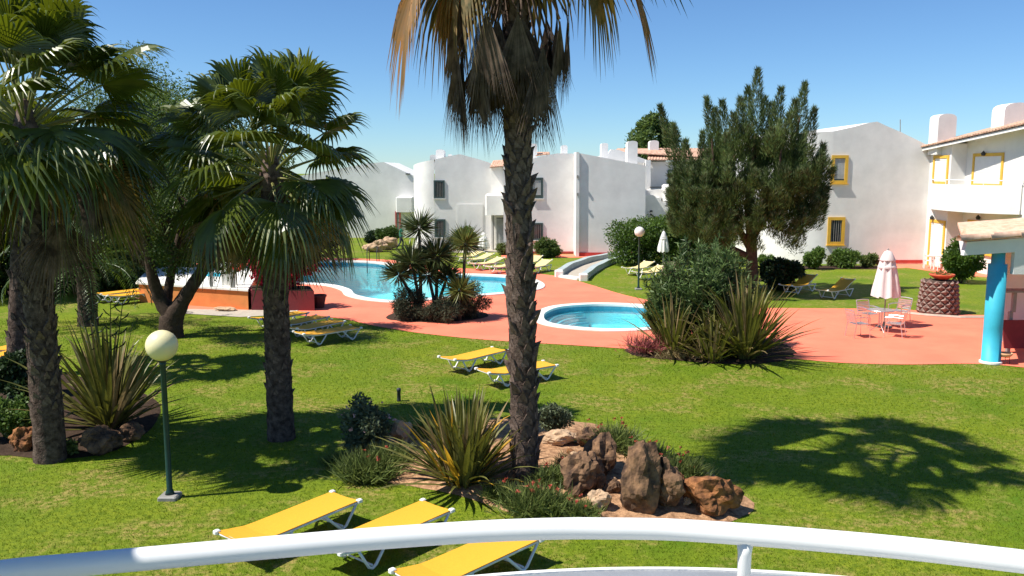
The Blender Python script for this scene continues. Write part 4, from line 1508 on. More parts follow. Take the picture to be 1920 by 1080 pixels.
parasol('closed white parasol by the wall of the rounded house', pb_, P(907, 437, pb_.y).z, P(907, 466, pb_.y).z, 0.33, 'parasol_white')

def metal_table(label, base):
    t = thing('round_table', label, 'table', base)
    obj('table_top', MB().lathe([(0.0, 0.70), (0.40, 0.70), (0.42, 0.715), (0.41, 0.73), (0.03, 0.73)], 28), 'aluminium', t, smooth=False)
    for a in range(3):
        an = a * 2.094 + 0.5
        obj('leg', MB().tube([(0.05 * math.cos(an), 0.05 * math.sin(an), 0.70), (0.06 * math.cos(an), 0.06 * math.sin(an), 0.2), (0.32 * math.cos(an), 0.32 * math.sin(an), 0.015)], 0.017, 6), 'aluminium', t)
    return t
metal_table('round aluminium terrace table with the pink parasol', G(1650, 622))
def metal_chair(label, base, rz):
    t = thing('metal_chair', label, 'chair', base, rz, 'aluminium chairs round the terrace table')
    for k in range(6):
        obj('seat_slat', MB().box((0.0, -0.20 + 0.08 * k, 0.44), (0.47, 0.066, 0.018)), 'aluminium', t)
    for k in range(5):
        obj('back_slat', MB().box((0, 0.25 + 0.018 * k, 0.52 + 0.065 * k), (0.47, 0.014, 0.052)), 'aluminium', t)
    for s in (-1, 1):
        x = s * 0.255
        obj('leg', MB().tube([(x, -0.24, 0.0), (x, -0.22, 0.44), (x, -0.22, 0.64)], 0.014, 6), 'aluminium', t)
        obj('leg', MB().tube([(x, 0.30, 0.0), (x, 0.23, 0.44), (x, 0.34, 0.86)], 0.014, 6), 'aluminium', t)
        obj('armrest', MB().tube([(x, -0.23, 0.64), (x, 0.0, 0.665), (x, 0.29, 0.65)], 0.018, 6), 'aluminium', t)
    obj('back_frame', MB().tube([(-0.255, 0.34, 0.86), (0, 0.345, 0.875), (0.255, 0.34, 0.86)], 0.015, 6), 'aluminium', t)
    return t
for (px_, py_, rz, side) in ((1609, 632, R(100), 'with its back to the oleander bed'), (1628, 612, R(20), 'with its back to the shaded loungers'), (1684, 606, R(-60), 'on the palm stump side'), (1676, 632, R(-125), 'on the blue column side')):
    metal_chair('slatted aluminium armchair at the round table, ' + side, G(px_, py_), rz)

# white plastic table and chairs by the yellow door
wt = thing('plastic_table', 'white plastic table by the yellow-framed door', 'table', G(1757, 505))
obj('table_top', MB().lathe([(0.0, 0.72), (0.42, 0.72), (0.45, 0.70), (0.46, 0.75), (0, 0.755)], 18), 'white_plastic', wt)
for a in range(4):
    an = a * PI / 2 + 0.6
    obj('leg', MB().tube([(0.30 * math.cos(an), 0.30 * math.sin(an), 0.71), (0.36 * math.cos(an), 0.36 * math.sin(an), 0)], 0.03, 6), 'white_plastic', wt)
def plastic_chair(label, base, rz, group=None):
    t = thing('plastic_chair', label, 'chair', base, rz, group)
    obj('seat', MB().bevel_box((0, 0, 0.43), (0.46, 0.46, 0.05), 0.02), 'white_plastic', t)
    mb = MB()
    for k in range(5):
        mb.box((-0.18 + 0.09 * k, 0.25, 0.66), (0.05, 0.025, 0.40))
    obj('backrest', mb, 'white_plastic', t)
    obj('back_rim', MB().tube([(-0.23, 0.22, 0.45), (-0.23, 0.26, 0.85), (0, 0.27, 0.93), (0.23, 0.26, 0.85), (0.23, 0.22, 0.45)], 0.022, 6), 'white_plastic', t)
    for sx in (-1, 1):
        obj('armrest', MB().tube([(sx * 0.25, -0.20, 0.43), (sx * 0.26, -0.2, 0.65), (sx * 0.26, 0.22, 0.67)], 0.022, 6), 'white_plastic', t)
        for sy in (-1, 1):
            obj('leg', MB().tube([(sx * 0.21, sy * 0.21, 0.42), (sx * 0.25, sy * 0.25, 0)], 0.022, 6), 'white_plastic', t)
    return t
plastic_chair('white plastic armchair beside the yellow-framed door', G(1741, 503), R(70))
plastic_chair('white plastic armchair between plastic table and dark shrub', G(1771, 508), R(-60))
for k, (px_, py_) in enumerate(((775, 456), (790, 458), (806, 457), (818, 458))):
    plastic_chair('white plastic armchair in a row by the wall of the rounded house', G(px_, py_), R(180 + 20 * k), 'plastic chairs by the rounded house')

# small white parasol base / stumps of palm with terracotta bowl
def stump(label, base, r, h, n):
    t = thing('palm_stump', label, 'stump', base)
    obj('core', MB().lathe([(r * 1.02, 0), (r * 0.94, h * 0.4), (r * 0.86, h * 0.96), (0, h)], 20), 'palm_bark', t)
    rows = max(5, int(h / 0.155))
    me = MB().add([(0, -0.13, 0), (0, 0.13, 0), (0.02, 0, -0.10), (0.075, -0.06, 0.02), (0.075, 0.06, 0.02), (0.0, 0, 0.12), (0.07, 0, 0.06)],
                  [(0, 2, 3), (2, 1, 4), (2, 4, 3), (0, 3, 6, 5), (1, 5, 6, 4), (3, 4, 6)]).mesh('leaf_scar', 'scar')
    for k in range(rows):
        z = h * (k + 0.6) / (rows + 0.4)
        rr = r * (1.02 - 0.16 * z / h) * 0.99
        m = n
        for j in range(m):
            a = 2 * PI * (j + 0.5 * (k % 2)) / m
            o = link('leaf_scar', me, t, (rr * math.cos(a), rr * math.sin(a), z), a)
            s = 2 * PI * rr / m / 0.27 * random.uniform(0.9, 1.06)
            o.scale = (s, s, s)
    return t
s_b = G(1773, 592)
s_h = P(1773, 531, s_b.y - 0.6).z
stump('broad palm stump with diamond leaf scars on the terrace edge', s_b + Vector((0, 0.6, 0)), 0.66, s_h, 13)
bw = thing('plant_bowl', 'wide terracotta bowl on top of the palm stump', 'bowl', s_b + Vector((0.02, 0.5, s_h)))
obj('bowl', MB().lathe([(0.20, 0.0), (0.24, 0.02), (0.42, 0.14), (0.44, 0.20), (0.40, 0.20), (0.37, 0.14), (0, 0.12)], 26), 'terracotta', bw, smooth=True)
v, q = cloud([(0, 0, 0.2, 0.25, 0.25, 0.12)], 160, 0.12, 0.03, 0.5)
o = link('sprigs', np_mesh('sprigs', v, q, 'light_leaf'), bw); o['kind'] = 'stuff'
stump('small palm stump beside the pale loungers under the hedge', G(1258, 526), 0.42, 0.92, 11)

# dark pot at the pool edge
pt = thing('plant_pot', 'dark square-rimmed pot on the terrace between planter and pool', 'pot', G(598, 577))
obj('pot', MB().lathe([(0.17, 0), (0.2, 0.02), (0.28, 0.42), (0.31, 0.43), (0.31, 0.5), (0.26, 0.5), (0.24, 0.42), (0, 0.4)], 16), 'dark_pot', pt)
obj('soil', MB().lathe([(0.25, 0.42), (0, 0.43)], 16), 'dark_soil', pt)

# ---- pool bar at the right edge: blue column, white fascia, tile edge
bar = thing('pool_bar', 'white pool bar canopy with pale roof tiles on a thick blue column', 'bar', G(1857, 681))
cb = G(1857, 681)
Yb = cb.y
zc = P(1872, 495, Yb).z
obj('column', MB().lathe([(0.27, 0.0), (0.27, 0.06), (0.24, 0.062), (0.235, 1.0), (0.235, zc), (0.17, zc + 0.003), (0.165, P(1870, 470, Yb).z)], 28, (cb.x, cb.y, 0)), 'blue_paint', bar, True, True)
obj('column_foot', MB().lathe([(0.285, 0.0), (0.285, 0.05), (0.25, 0.064)], 28, (cb.x, cb.y, 0.013)), 'coping', bar, True)
fx0, fz0, fz1 = P(1796, 477, Yb).x, P(1796, 477, Yb).z, P(1796, 452, Yb).z
fz1r = P(1920, 447, Yb).z
xr = cb.x + 6
obj('fascia', MB().prism([Vector((fx0, Yb - 0.30, fz0)), Vector((cb.x + 0.26, Yb - 0.30, P(1878, 471, Yb).z)), Vector((cb.x + 0.26, Yb - 0.30, P(1880, 512, Yb).z)), Vector((xr, Yb - 0.30, P(1920, 516, Yb).z)), Vector((xr, Yb - 0.30, fz1 + 0.5)), Vector((fx0 + 0.06, Yb - 0.30, fz1))], (0, 0.16, 0)), 'stucco', bar, True)
obj('side_fascia', MB().prism([Vector((fx0 + 0.004, Yb - 0.135, fz0 + 0.05)), Vector((fx0 * (1 + 4 / Yb), Yb + 4, fz0 + 0.05)), Vector((fx0 * (1 + 4 / Yb) + 0.06, Yb + 4, fz1)), Vector((fx0 + 0.06, Yb - 0.135, fz1))], (0.16, 0, 0)), 'stucco', bar, True)
rt = obj('roof', MB().prism([Vector((fx0 - 0.08, Yb - 0.36, fz1 + 0.02)), Vector((xr, Yb - 0.36, fz1 + 0.52)), Vector((xr, Yb + 4.2, fz1 + 0.52)), Vector((fx0 * (1 + 4.2 / Yb) - 0.08, Yb + 4.2, fz1 + 0.02 + 0.5 * (fx0 * 4.2 / Yb) / (xr - fx0)))], (0, 0, 0.08)), 'pale_tile', bar, True)
# big half-round verge tiles along the front edge
nt_ = 9
for k in range(nt_):
    a = Vector((fx0 - 0.16 + (xr - fx0) * k / nt_, Yb - 0.42, fz1 + 0.055 + 0.5 * k / nt_))
    b = Vector((fx0 - 0.16 + (xr - fx0) * (k + 1.12) / nt_, Yb - 0.42, fz1 + 0.085 + 0.5 * (k + 1.12) / nt_))
    mb = MB()
    vs = []
    for q_ in (a, b):
        for j in range(8):
            an = PI * (j / 7) * 1.1 - 0.15
            rr_ = 0.165 if q_ is a else 0.14
            vs.append(q_ + Vector((0, 0.12 - math.cos(an) * rr_ * 0.9, math.sin(an) * rr_ * 0.75)))
    mb.add(vs, [(j, j + 1, 9 + j, 8 + j) for j in range(7)] + [tuple(range(8))])
    obj('roof_tile', mb, 'pale_tile', rt, True, True)
for k in range(9):
    y0 = Yb - 0.1 + k * 0.42
    mb = MB()
    vs = []
    for xx, zz in ((fx0 + 0.10 + 0.42 * k * fx0 / Yb, fz1 + 0.10), (fx0 + 4.2, fz1 + 0.42)):
        for j in range(7):
            an = PI * j / 6
            vs.append((xx, y0 + math.cos(an) * 0.19, zz + math.sin(an) * 0.12))
    mb.add(vs, [(j, j + 1, 8 + j, 7 + j) for j in range(6)] + [tuple(range(7))])
    obj('roof_tile', mb, 'pale_tile', rt, True)
obj('back_wall', MB().box((cb.x + 4.6, Yb + 3.0, 1.4), (5.5, 0.2, 2.8)), 'stucco', bar, True)
bs = thing('bar_counter', 'dark red bar counter panel with grey post beside the blue column', 'counter', G(1925, 668))
qb = G(1912, 672)
obj('panel', MB().prism([Vector((qb.x - 0.1, qb.y + 0.6, 0.16)), Vector((qb.x + 1.6, qb.y + 0.6, 0.16)), Vector((qb.x + 1.6, qb.y + 0.6, 0.98)), Vector((qb.x - 0.22, qb.y + 0.6, 0.98))], (0, 0.05, 0)), 'maroon', bs, True)
obj('support', MB().box(Vector((qb.x + 0.08, qb.y + 0.75, 0.6)), (0.1, 0.1, 1.2)), 'grey_post', bs, True)
obj('support', MB().box(Vector((qb.x + 1.3, qb.y + 0.75, 0.6)), (0.1, 0.1, 1.2)), 'grey_post', bs, True)
obj('counter_top', MB().bevel_box(Vector((qb.x + 0.7, qb.y + 0.7, 1.82)), (2.0, 0.5, 0.06), 0.02), 'grey_post', bs, True)
obj('post', MB().box(Vector((qb.x + 0.12, qb.y + 0.7, 1.5)), (0.1, 0.1, 0.6)), 'grey_post', bs, True)
ash = thing('ash_stand', 'low brown bowl on thin metal legs beside the blue column', 'stand', G(1884, 683))
obj('bowl', MB().lathe([(0.10, 0.20), (0.17, 0.27), (0.18, 0.32), (0.16, 0.32), (0.14, 0.26), (0, 0.24)], 16), 'clay_pot', ash, smooth=True)
for k in range(3):
    an = k * 2.094
    obj('leg', MB().tube([(0.11 * math.cos(an), 0.11 * math.sin(an), 0.25), (0.13 * math.cos(an), 0.13 * math.sin(an), 0)], 0.008, 5), 'dark_metal', ash)

# ================================================================== PALMS
def fan_palm(label, base, top, r0, r1, boots, items, bname='fan_palm'):
    base = Vector(base); top = Vector(top) - base
    t = thing(bname, label, 'palm tree', base)
    bend_ = Vector((top.x * 0.62, top.y * 0.6, top.z * 0.5))
    mb, pts, rr = trunk_mesh([(0, 0, -0.06), (0.0, 0, 0.25), bend_, top - Vector((0, 0, 0.05))], [r0 * 1.22, r0 * 1.02, (r0 + r1) / 2, r1], 20, 0.07, random.random() * 5, 0.02)
    obj('trunk', mb, 'palm_bark', t, smooth=True)
    z0, z1, n, s = boots
    add_boots(t, pts, rr, z0, z1 if z1 > 0 else top.z - 0.1, n, s)
    # sheath at the growing point
    obj('crown_shaft', MB().lathe([(r1 * 1.05, -0.4), (r1 * 1.15, -0.15), (r1 * 0.8, 0.12), (0.06, 0.4), (0, 0.45)], 12, top), 'boot', t)
    for its, mats in items:
        add_fronds(t, top, its, mats, None)
    return t
GREEN = ['fan_leaf', 'petiole']
DRY = ['dry_frond', 'boot']
STRAW = ['straw_frond', 'straw_frond']
HALF = ['half_frond', 'petiole']
pb = GB(985, 892)
tp = P(965, -165, pb.y)
pm = fan_palm('tall fan palm with grey scaly trunk and shaggy brown skirt in the middle', pb, tp, 0.215, 0.185, (0.3, -1, 300, 0.72), [])
tl_ = tp - pb
frond_crown(pm, tl_, 19, 80, 6, 1.95, 1.35, GREEN, 1, (0.3, 0.6), (8, 28), 92)
frond_crown(pm, tl_, 8, -4, -20, 1.25, 1.2, HALF, 2, (0.8, 0.9), (34, 44), 105, az=[-1.9, -1.2, 0.35, 1.4, 2.2, -0.5, 2.75, -2.6])
frond_crown(pm, tl_, 4, -22, -30, 1.55, 1.25, STRAW, 3, (0.6, 0.6), (46, 46), 75, az=[3.2, -0.2, -2.75, 2.9])
frond_crown(pm, tl_, 28, -60, -81, 1.75, 1.4, DRY, 4, (0.05, 0.05), (28, 8), 22, zoff=(0.0, -0.35), jit=3, roll=8)
frond_crown(pm, tl_, 4, -54, -60, 1.7, 1.3, DRY, 5, (0.1, 0.1), (35, 29), 22, az=[3.0, -2.6, 0.2, -2.2], jit=3, roll=6)
p2b = G(527, 822)
tp = P(508, 318, p2b.y)
pm = fan_palm('medium fan palm with full green crown beside the shaded loungers', p2b, tp, 0.255, 0.205, (0.9, 3.6, 90, 0.5), [])
tl_ = tp - p2b
frond_crown(pm, tl_, 36, 86, -6, 1.5, 1.2, GREEN, 6, (0.35, 0.55), (4, 18), 104)
frond_crown(pm, tl_, 6, -12, -28, 1.3, 1.05, GREEN, 12, (0.7, 0.7), (22, 26), 104)
frond_crown(pm, tl_, 7, -24, -40, 1.2, 1.0, HALF, 7, (0.6, 0.6), (30, 34), 100)
frond_crown(pm, tl_, 6, -42, -60, 1.15, 0.95, DRY, 8, (0.4, 0.25), (34, 22), 60)
p1b = GB(95, 862)
tp = P(48, 232, p1b.y)
pm = fan_palm('fan palm with leaning dark trunk rising from the rock-edged bed', p1b, tp, 0.265, 0.205, (0.9, 4.5, 170, 0.58), [])
tl_ = tp - p1b
frond_crown(pm, tl_, 40, 86, -6, 1.6, 1.28, GREEN, 9, (0.35, 0.55), (4, 20), 104)
frond_crown(pm, tl_, 7, -12, -30, 1.4, 1.1, GREEN, 13, (0.7, 0.7), (28, 30), 104)
frond_crown(pm, tl_, 5, -30, -42, 1.3, 1.05, HALF, 10, (0.6, 0.6), (32, 34), 100, az=[0.2, -0.4, 2.6, 1.5, -2.9])
frond_crown(pm, tl_, 5, -36, -56, 1.7, 1.15, DRY, 11, (0.3, 0.25), (42, 28), 62, az=[-0.15, 0.5, 2.3, 3.6, -0.6])

# feather palms in the left background
def feather_palm(label, base, h, L, n, seed):
    t = thing('feather_palm', label, 'palm tree', base)
    mb, pts, rr = trunk_mesh([(0, 0, -0.05), (0.03, 0, h * 0.5), (0, 0, h)], [0.34, 0.30, 0.27], 16, 0.12, seed, 0.03)
    obj('trunk', mb, 'palm_bark', t, smooth=True)
    ms = [pinnate_frond(R(pd), L, seed * 10 + k, arch=ar).mesh('frond', 'pinnate_leaf') for k, (pd, ar) in enumerate(((78, 1.0), (60, 1.25), (42, 1.3), (22, 1.2), (5, 1.0)))]
    for k in range(n):
        a = 2.39996 * k
        o = link('frond', ms[k * 5 // n], t, (0, 0, h - 0.1), a)
        o.rotation_euler = (random.uniform(-.2, .2), 0, a)
        s = random.uniform(0.85, 1.1)
        o.scale = (s, s, s)
    return t
p4b = GB(34, 700)
pm = fan_palm('fan palm half hidden behind the leaning fan palm', p4b, p4b + Vector((0.3, 0.2, 5.2)), 0.26, 0.2, (0.6, 4.0, 60, 0.6), [])
tl_ = Vector((0.3, 0.2, 5.2))
frond_crown(pm, tl_, 26, 80, 0, 1.4, 1.2, GREEN, 14, (0.3, 0.65), (4, 28), 100)
frond_crown(pm, tl_, 6, -20, -45, 1.2, 1.05, DRY, 15, (0.4, 0.3), (38, 30), 60)
feather_palm('feather palm with arching fronds behind the forked tree', G(165, 610), 2.0, 3.2, 34, 4)

# ================================================================== TREES
fb = G(322, 632)
def rel(px, py, dy=0.0, b=None):
    b = b or fb
    return P(px, py, b.y + dy) - Vector((b.x, b.y, 0))
ft = broad_tree('forked_tree', 'dark tree with forked trunk in front of the orange wall', fb, 6, rel(350, 335), 2.8, 2.5, 2.6, 32000, 0.13, 0.045, 'tree_leaf', nb=42, r0=0.5, r1=0.95, droop=0.25,
    trunk=[([(0, 0, -0.1), rel(322, 600), rel(345, 560), rel(395, 480), rel(430, 400, 0.3)], [0.42, 0.36, 0.22, 0.17, 0.10]),
           ([rel(325, 598), rel(300, 560), rel(282, 500, -0.2), rel(270, 400, -0.2)], [0.30, 0.22, 0.15, 0.09]),
           ([rel(312, 575, 0.3), rel(318, 530, 0.5), rel(330, 470, 0.6), rel(350, 380, .6)], [0.17, 0.14, 0.11, 0.07])])
def bg_tree(name, label, px, by, cy, hw, hh, n, mat, L=0.2, W=0.075, nb=34, dx=0, dep=None):
    b = G(px, by)
    c = P(px + dx, cy, b.y) - Vector((b.x, b.y, 0))
    s = b.y / F
    return broad_tree(name, label, b, c.z, c, hw * s, (dep or hw) * s, hh * s, n, L, W, mat, 'trees behind the left lawn', nb, 0.18 * hw * s + 0.25, 0.34 * hw * s + 0.3, droop=0.2)
bg_tree('leafy_tree', 'dense dark tree behind the leaning fan palm trunk', 40, 548, 400, 150, 170, 26000, 'tree_leaf', 0.22, 0.09)
bg_tree('leafy_tree', 'airy light green tree with wispy top rising above the others', 255, 528, 262, 120, 165, 17000, 'light_leaf', 0.19, 0.06, 46)
bg_tree('leafy_tree', 'broad dark tree behind the forked trunk', 190, 540, 420, 130, 130, 24000, 'tree_leaf', 0.22, 0.09)
bg_tree('leafy_tree', 'light green tree behind the medium fan palm crown', 410, 505, 305, 85, 150, 15000, 'light_leaf', 0.22, 0.07, 36)
bg_tree('leafy_tree', 'dark tree at the end of the row behind the pool deck', 340, 512, 400, 110, 110, 20000, 'tree_leaf', 0.24, 0.1)
bg_tree('leafy_tree', 'dark tree behind the feather palm and pale loungers', -110, 560, 330, 150, 220, 22000, 'tree_leaf', 0.22, 0.09)
bg_tree('leafy_tree', 'low dark tree filling the gap behind the pool bougainvillea', 520, 486, 425, 90, 55, 14000, 'dark_leaf', 0.24, 0.1)
# understorey hedge that closes the view under those trees
hb = G(120, 530)
t = thing('hedge', 'dark unclipped hedge under the left background trees', 'hedge', hb)
bl = []
for k in range(26):
    f = k / 25
    q_ = G(-260 + 760 * f, 532 - 30 * f) - hb
    bl.append((q_.x, q_.y + random.uniform(-0.6, 0.9), 1.1 + random.uniform(-0.2, 0.5), 1.7, 1.2, 1.25 + random.random() * 0.6))
v, q = cloud(bl, 24000, 0.2, 0.09, 0.4)
v[:, 2] = np.maximum(v[:, 2], 0.0)
o = link('foliage', np_mesh('foliage', v, q, 'dark_leaf'), t); o['kind'] = 'stuff'
obj('stem', MB().tube([(0, 0.2, 0), (0, 0.2, 1.4)], 0.06, 6).tube([(4, -0.6, 0), (4.1, -0.6, 1.4)], 0.06, 6).tube([(-5, 0.3, 0), (-5, 0.3, 1.4)], 0.06, 6), 'bark', t)
# round tree behind the tiled house
b_ = G(1222, 432)
b_.y = 82; b_.x = (1222 - 960) / F * 82
s_ = 82 / F
broad_tree('round_tree', 'rounded green tree showing above the brown tiled roof', b_, 5, (0, 0, P(1222, 262, 82).z), 40 * s_, 40 * s_, 40 * s_, 9000, 0.34, 0.16, 'light_leaf', None, 26, 0.6, 1.0)

# feathery upright tree
nb_ = G(1408, 550)
def nrel(px, py, dy=0.0):
    return P(px, py, nb_.y + dy) - Vector((nb_.x, nb_.y, 0))
nt3 = thing('feathery_tree', 'feathery needle-leaved tree with upright plumes on the lawn', 'tree', nb_)
limbs = [([(0, 0, -0.1), nrel(1410, 500), nrel(1408, 440), nrel(1405, 380), nrel(1418, 250)], [0.30, 0.25, 0.21, 0.16, 0.05]),
         ([nrel(1408, 470), nrel(1380, 420), nrel(1345, 370, -.5), nrel(1335, 260, -.5)], [0.16, 0.13, 0.10, 0.04]),
         ([nrel(1408, 450), nrel(1440, 400), nrel(1470, 340, .4), nrel(1500, 220, .3)], [0.16, 0.12, 0.09, 0.04]),
         ([nrel(1400, 480), nrel(1352, 450, .6), nrel(1310, 390, .8), nrel(1262, 290, .8)], [0.14, 0.12, 0.10, 0.04]),
         ([nrel(1410, 430), nrel(1430, 380, -1), nrel(1455, 350, -1.5), nrel(1465, 280, -1.5)], [0.12, 0.09, 0.07, 0.03]),
         ([nrel(1408, 430), nrel(1460, 390, -.2), nrel(1530, 350, 0)], [0.11, 0.08, 0.03])]
tree_limbs(limbs, 'pine_bark', nt3)
plumes = []
for (a, b, dy, r) in (((1412, 330), (1421, 132), 0, .55), ((1455, 300), (1447, 195), .9, .4), ((1478, 300), (1490, 190), -.8, .4), ((1340, 320), (1341, 205), .8, .4), ((1385, 300), (1388, 185), -.5, .4), ((1398, 330), (1403, 165), .8, .5), ((1445, 330), (1464, 168), -.5, .5), ((1485, 330), (1509, 158), 0.2, .5), ((1500, 350), (1527, 205), .6, .5),
                      ((1350, 330), (1325, 186), -.4, .46), ((1365, 330), (1354, 192), 0.3, .5), ((1385, 320), (1375, 215), -.9, .5), ((1285, 370), (1238, 200), .8, .40), ((1292, 390), (1262, 235), .3, .5), ((1315, 350), (1317, 250), .5, .22),
                      ((1470, 340), (1480, 215), -1.2, .5), ((1435, 340), (1434, 185), 1.4, .5), ((1300, 400), (1285, 265), -.4, .45), ((1520, 380), (1562, 318), 0, .40), ((1500, 400), (1552, 355), -.4, .40)):
    plumes.append((nrel(*a, dy), nrel(*b, dy), r * 1.1, 2.0))
# ascending sprays fill the body of the crown, down almost to the ground shrubs
for k in range(270):
    px_ = random.uniform(1268, 1535)
    lowy = 468 - 30 * abs(px_ - 1380) / 150
    hiy = 275 + 70 * (abs(px_ - 1425) / 130) ** 2
    if 1290 < px_ < 1330: hiy = max(hiy, 345)
    py_ = random.uniform(min(hiy, 400), lowy)
    if py_ > 452 and 1380 < px_ < 1435: continue
    wd_ = 2.3 * math.sqrt(max(0.08, 1 - ((px_ - 1403) / 150) ** 2))
    st = nrel(px_, py_, random.uniform(-1, 1) * wd_)
    ox = (px_ - 1403) / 150
    plumes.append((st, st + Vector((0.40 * ox + random.uniform(-.15, .15), random.uniform(-.3, .3), random.uniform(0.75, 1.0))).normalized() * random.uniform(0.6, 1.25), random.uniform(0.22, 0.36), 1.0))
for k in range(85):   # foliage on the near side that hides most of the stems
    st = nrel(random.uniform(1300, 1520), random.uniform(350, 478), random.uniform(-2.3, -1.2))
    plumes.append((st, st + Vector((random.uniform(-.3, .3), random.uniform(-.4, 0), random.uniform(0.4, 0.9))), 0.30, 1))
Vv, Qq, Mi = [], [], []
off = 0
for (a, b, r, wt) in plumes:
    a, b = np.array(a), np.array(b)
    ax = b - a; L_ = np.linalg.norm(ax); ax /= L_
    n = int((120 + 210 * L_) * wt)
    tt = rng.random(n) ** 0.85
    u = rand_dirs(n); u -= (u @ ax)[:, None] * ax; u = norm(u)
    rr = r * (1 - tt) ** 0.75 * np.sqrt(rng.random(n))
    p = a + ax * (tt * L_)[:, None] + u * rr[:, None]
    d = ax * 0.9 + u * 0.5 + rand_dirs(n) * 0.35
    v, q = leaf_quads(p, d, 0.14 + 0.18 * rng.random(n), 0.026)
    Vv.append(v); Qq.append(q + off); off += len(v)
    Mi.append((tt > 0.62) & (rng.random(n) < 0.4))
o = link('crown', np_mesh('crown', np.concatenate(Vv), np.concatenate(Qq), ['needle', 'needle_tip'], np.concatenate(Mi).astype(int)), nt3)
o['kind'] = 'stuff'

# ================================================================== HEDGES AND BUSHES
hb = G(1210, 497)
t = thing('hedge', 'clipped green hedge between the ramp path and the lamp post', 'hedge', hb)
bl = []
for k in range(18):
    f = k / 17
    q_ = G(1166 + 190 * f, 499 - 8 * f) - hb
    for z in (0.6, 1.35, 1.85 + 0.25 * min(1, f * 3)):
        bl.append((q_.x + random.uniform(-.2, .2), q_.y + random.uniform(-.1, .9), z, 0.85, 0.95, 0.62))
v, q = cloud(bl, 26000, 0.16, 0.07, 0.5)
v[:, 2] = np.maximum(v[:, 2], 0.0)
o = link('foliage', np_mesh('foliage', v, q, 'hedge_leaf'), t); o['kind'] = 'stuff'
obj('stem', MB().tube([(0, 0.3, 0), (0, 0.3, 1.4)], 0.05, 6).tube([(2.5, 0.3, 0), (2.5, 0.3, 1.4)], 0.05, 6), 'bark', t)

def bush_px(name, label, cx, by, hw, ty, n, L, W, mat, bedded=False, **k):
    b = GB(cx, by) if bedded else G(cx, by)
    s = b.y / F
    h = P(cx, ty, b.y).z - b.z
    return bush(name, label, 'bush', b + Vector((0, hw * s * 0.5, 0)), hw * s, hw * s * 0.9, h * 1.02, n, L, W, mat, **k)
bush_px('shrub', 'rounded green shrub in front of the far pale block', 724, 462, 22, 424, 4500, 0.16, 0.08, 'bush_leaf')
bush_px('shrub', 'small dark shrub beside the rounded far shrub', 697, 460, 14, 435, 1800, 0.16, 0.08, 'dark_leaf')
bush_px('shrub', 'rounded bright shrub behind the light yucca', 872, 470, 25, 430, 4500, 0.16, 0.08, 'bright_leaf')
bush_px('shrub', 'wide olive shrub against the stepped house', 1026, 484, 36, 450, 5000, 0.16, 0.06, 'light_leaf')
bush_px('shrub', 'small dry shrub beside the tall palm near the rounded house', 942, 479, 16, 458, 1500, 0.14, 0.04, 'low_leaf')
cyp = G(848, 466)
t = thing('cypress', 'small dark cone-shaped conifer beside the green window', 'conifer', cyp)
v, q = cloud([(0, 0, 0.3 + 0.22 * k, 0.62 * (1 - k / 9.5), 0.62 * (1 - k / 9.5), 0.3) for k in range(9)], 3500, 0.16, 0.06, 0.4)
o = link('crown', np_mesh('crown', v, q, 'dark_leaf'), t); o['kind'] = 'stuff'
obj('trunk', MB().tube([(0, 0, 0), (0, 0, 1.2)], [0.08, 0.04], 6), 'bark', t)
bush_px('shrub', 'dark leafy bush by the shaded loungers', 1466, 545, 38, 480, 6500, 0.17, 0.10, 'dark_leaf')
bush_px('shrub', 'round clipped shrub below the lower yellow window', 1530, 506, 22, 468, 4200, 0.13, 0.06, 'bright_leaf')
bush_px('shrub', 'largest round clipped shrub at the yellow window house', 1590, 504, 26, 466, 5000, 0.13, 0.06, 'bright_leaf')
bush_px('shrub', 'low pale shrub between clipped shrub and pink parasol', 1634, 502, 18, 477, 2500, 0.13, 0.06, 'low_leaf')
bush_px('shrub', 'low pale shrub between the two clipped shrubs', 1561, 500, 11, 479, 1500, 0.13, 0.06, 'low_leaf')
bush_px('shrub', 'tall dark shrub behind the blue column', 1812, 533, 42, 432, 9000, 0.17, 0.09, 'hedge_leaf')
bush_px('shrub', 'light shrub behind the trunk of the feathery tree', 1370, 500, 28, 470, 3000, 0.15, 0.06, 'bright_leaf')
bush_px('shrub', 'low sunlit shrub by the curved white wall', 1440, 500, 20, 482, 2000, 0.15, 0.06, 'bright_leaf')
# narrow bed strip under the right house
tag(sheet('planting_strip', ccw(GP([(1495, 505), (1500, 498), (1660, 498), (1665, 505)])), [], 0.010, 'dark_soil'), kind='structure')
tag(sheet('house_path', ccw(GP([(1660, 505), (1640, 492), (1730, 489), (1790, 500), (1960, 512), (1960, 524), (1850, 520), (1780, 514), (1700, 502)])), [], 0.009, 'terrace'), kind='structure')
tag(sheet('house_path', ccw(GP([(940, 484), (940, 479), (1130, 476), (1150, 482), (1090, 483)])), [], 0.009, 'terrace'), kind='structure')
tag(sheet('house_path', ccw(GP([(770, 468), (780, 460), (930, 462), (940, 473), (860, 474)])), [], 0.009, 'path'), kind='structure')

# left bed
bush_px('shrub', 'dark glossy shrub beside the leaning palm trunk', 25, 752, 70, 675, 7000, 0.11, 0.07, 'dark_leaf', True)
bush_px('ground_cover_plant', 'bright low leafy ground cover beside the leaning palm foot', 15, 828, 55, 752, 6500, 0.08, 0.05, 'bright_leaf', True)
flax('flax_plant', 'large dark flax clump with flower stalks behind the leaning palm', GB(205, 800), 1.9, 1.2, 150, 0.11, ['flax', 'flax_tan'], None, 4)
bush_px('small_plant', 'small leafy sprig at the foot of the leaning palm', 122, 855, 20, 828, 500, 0.08, 0.05, 'low_leaf', True)

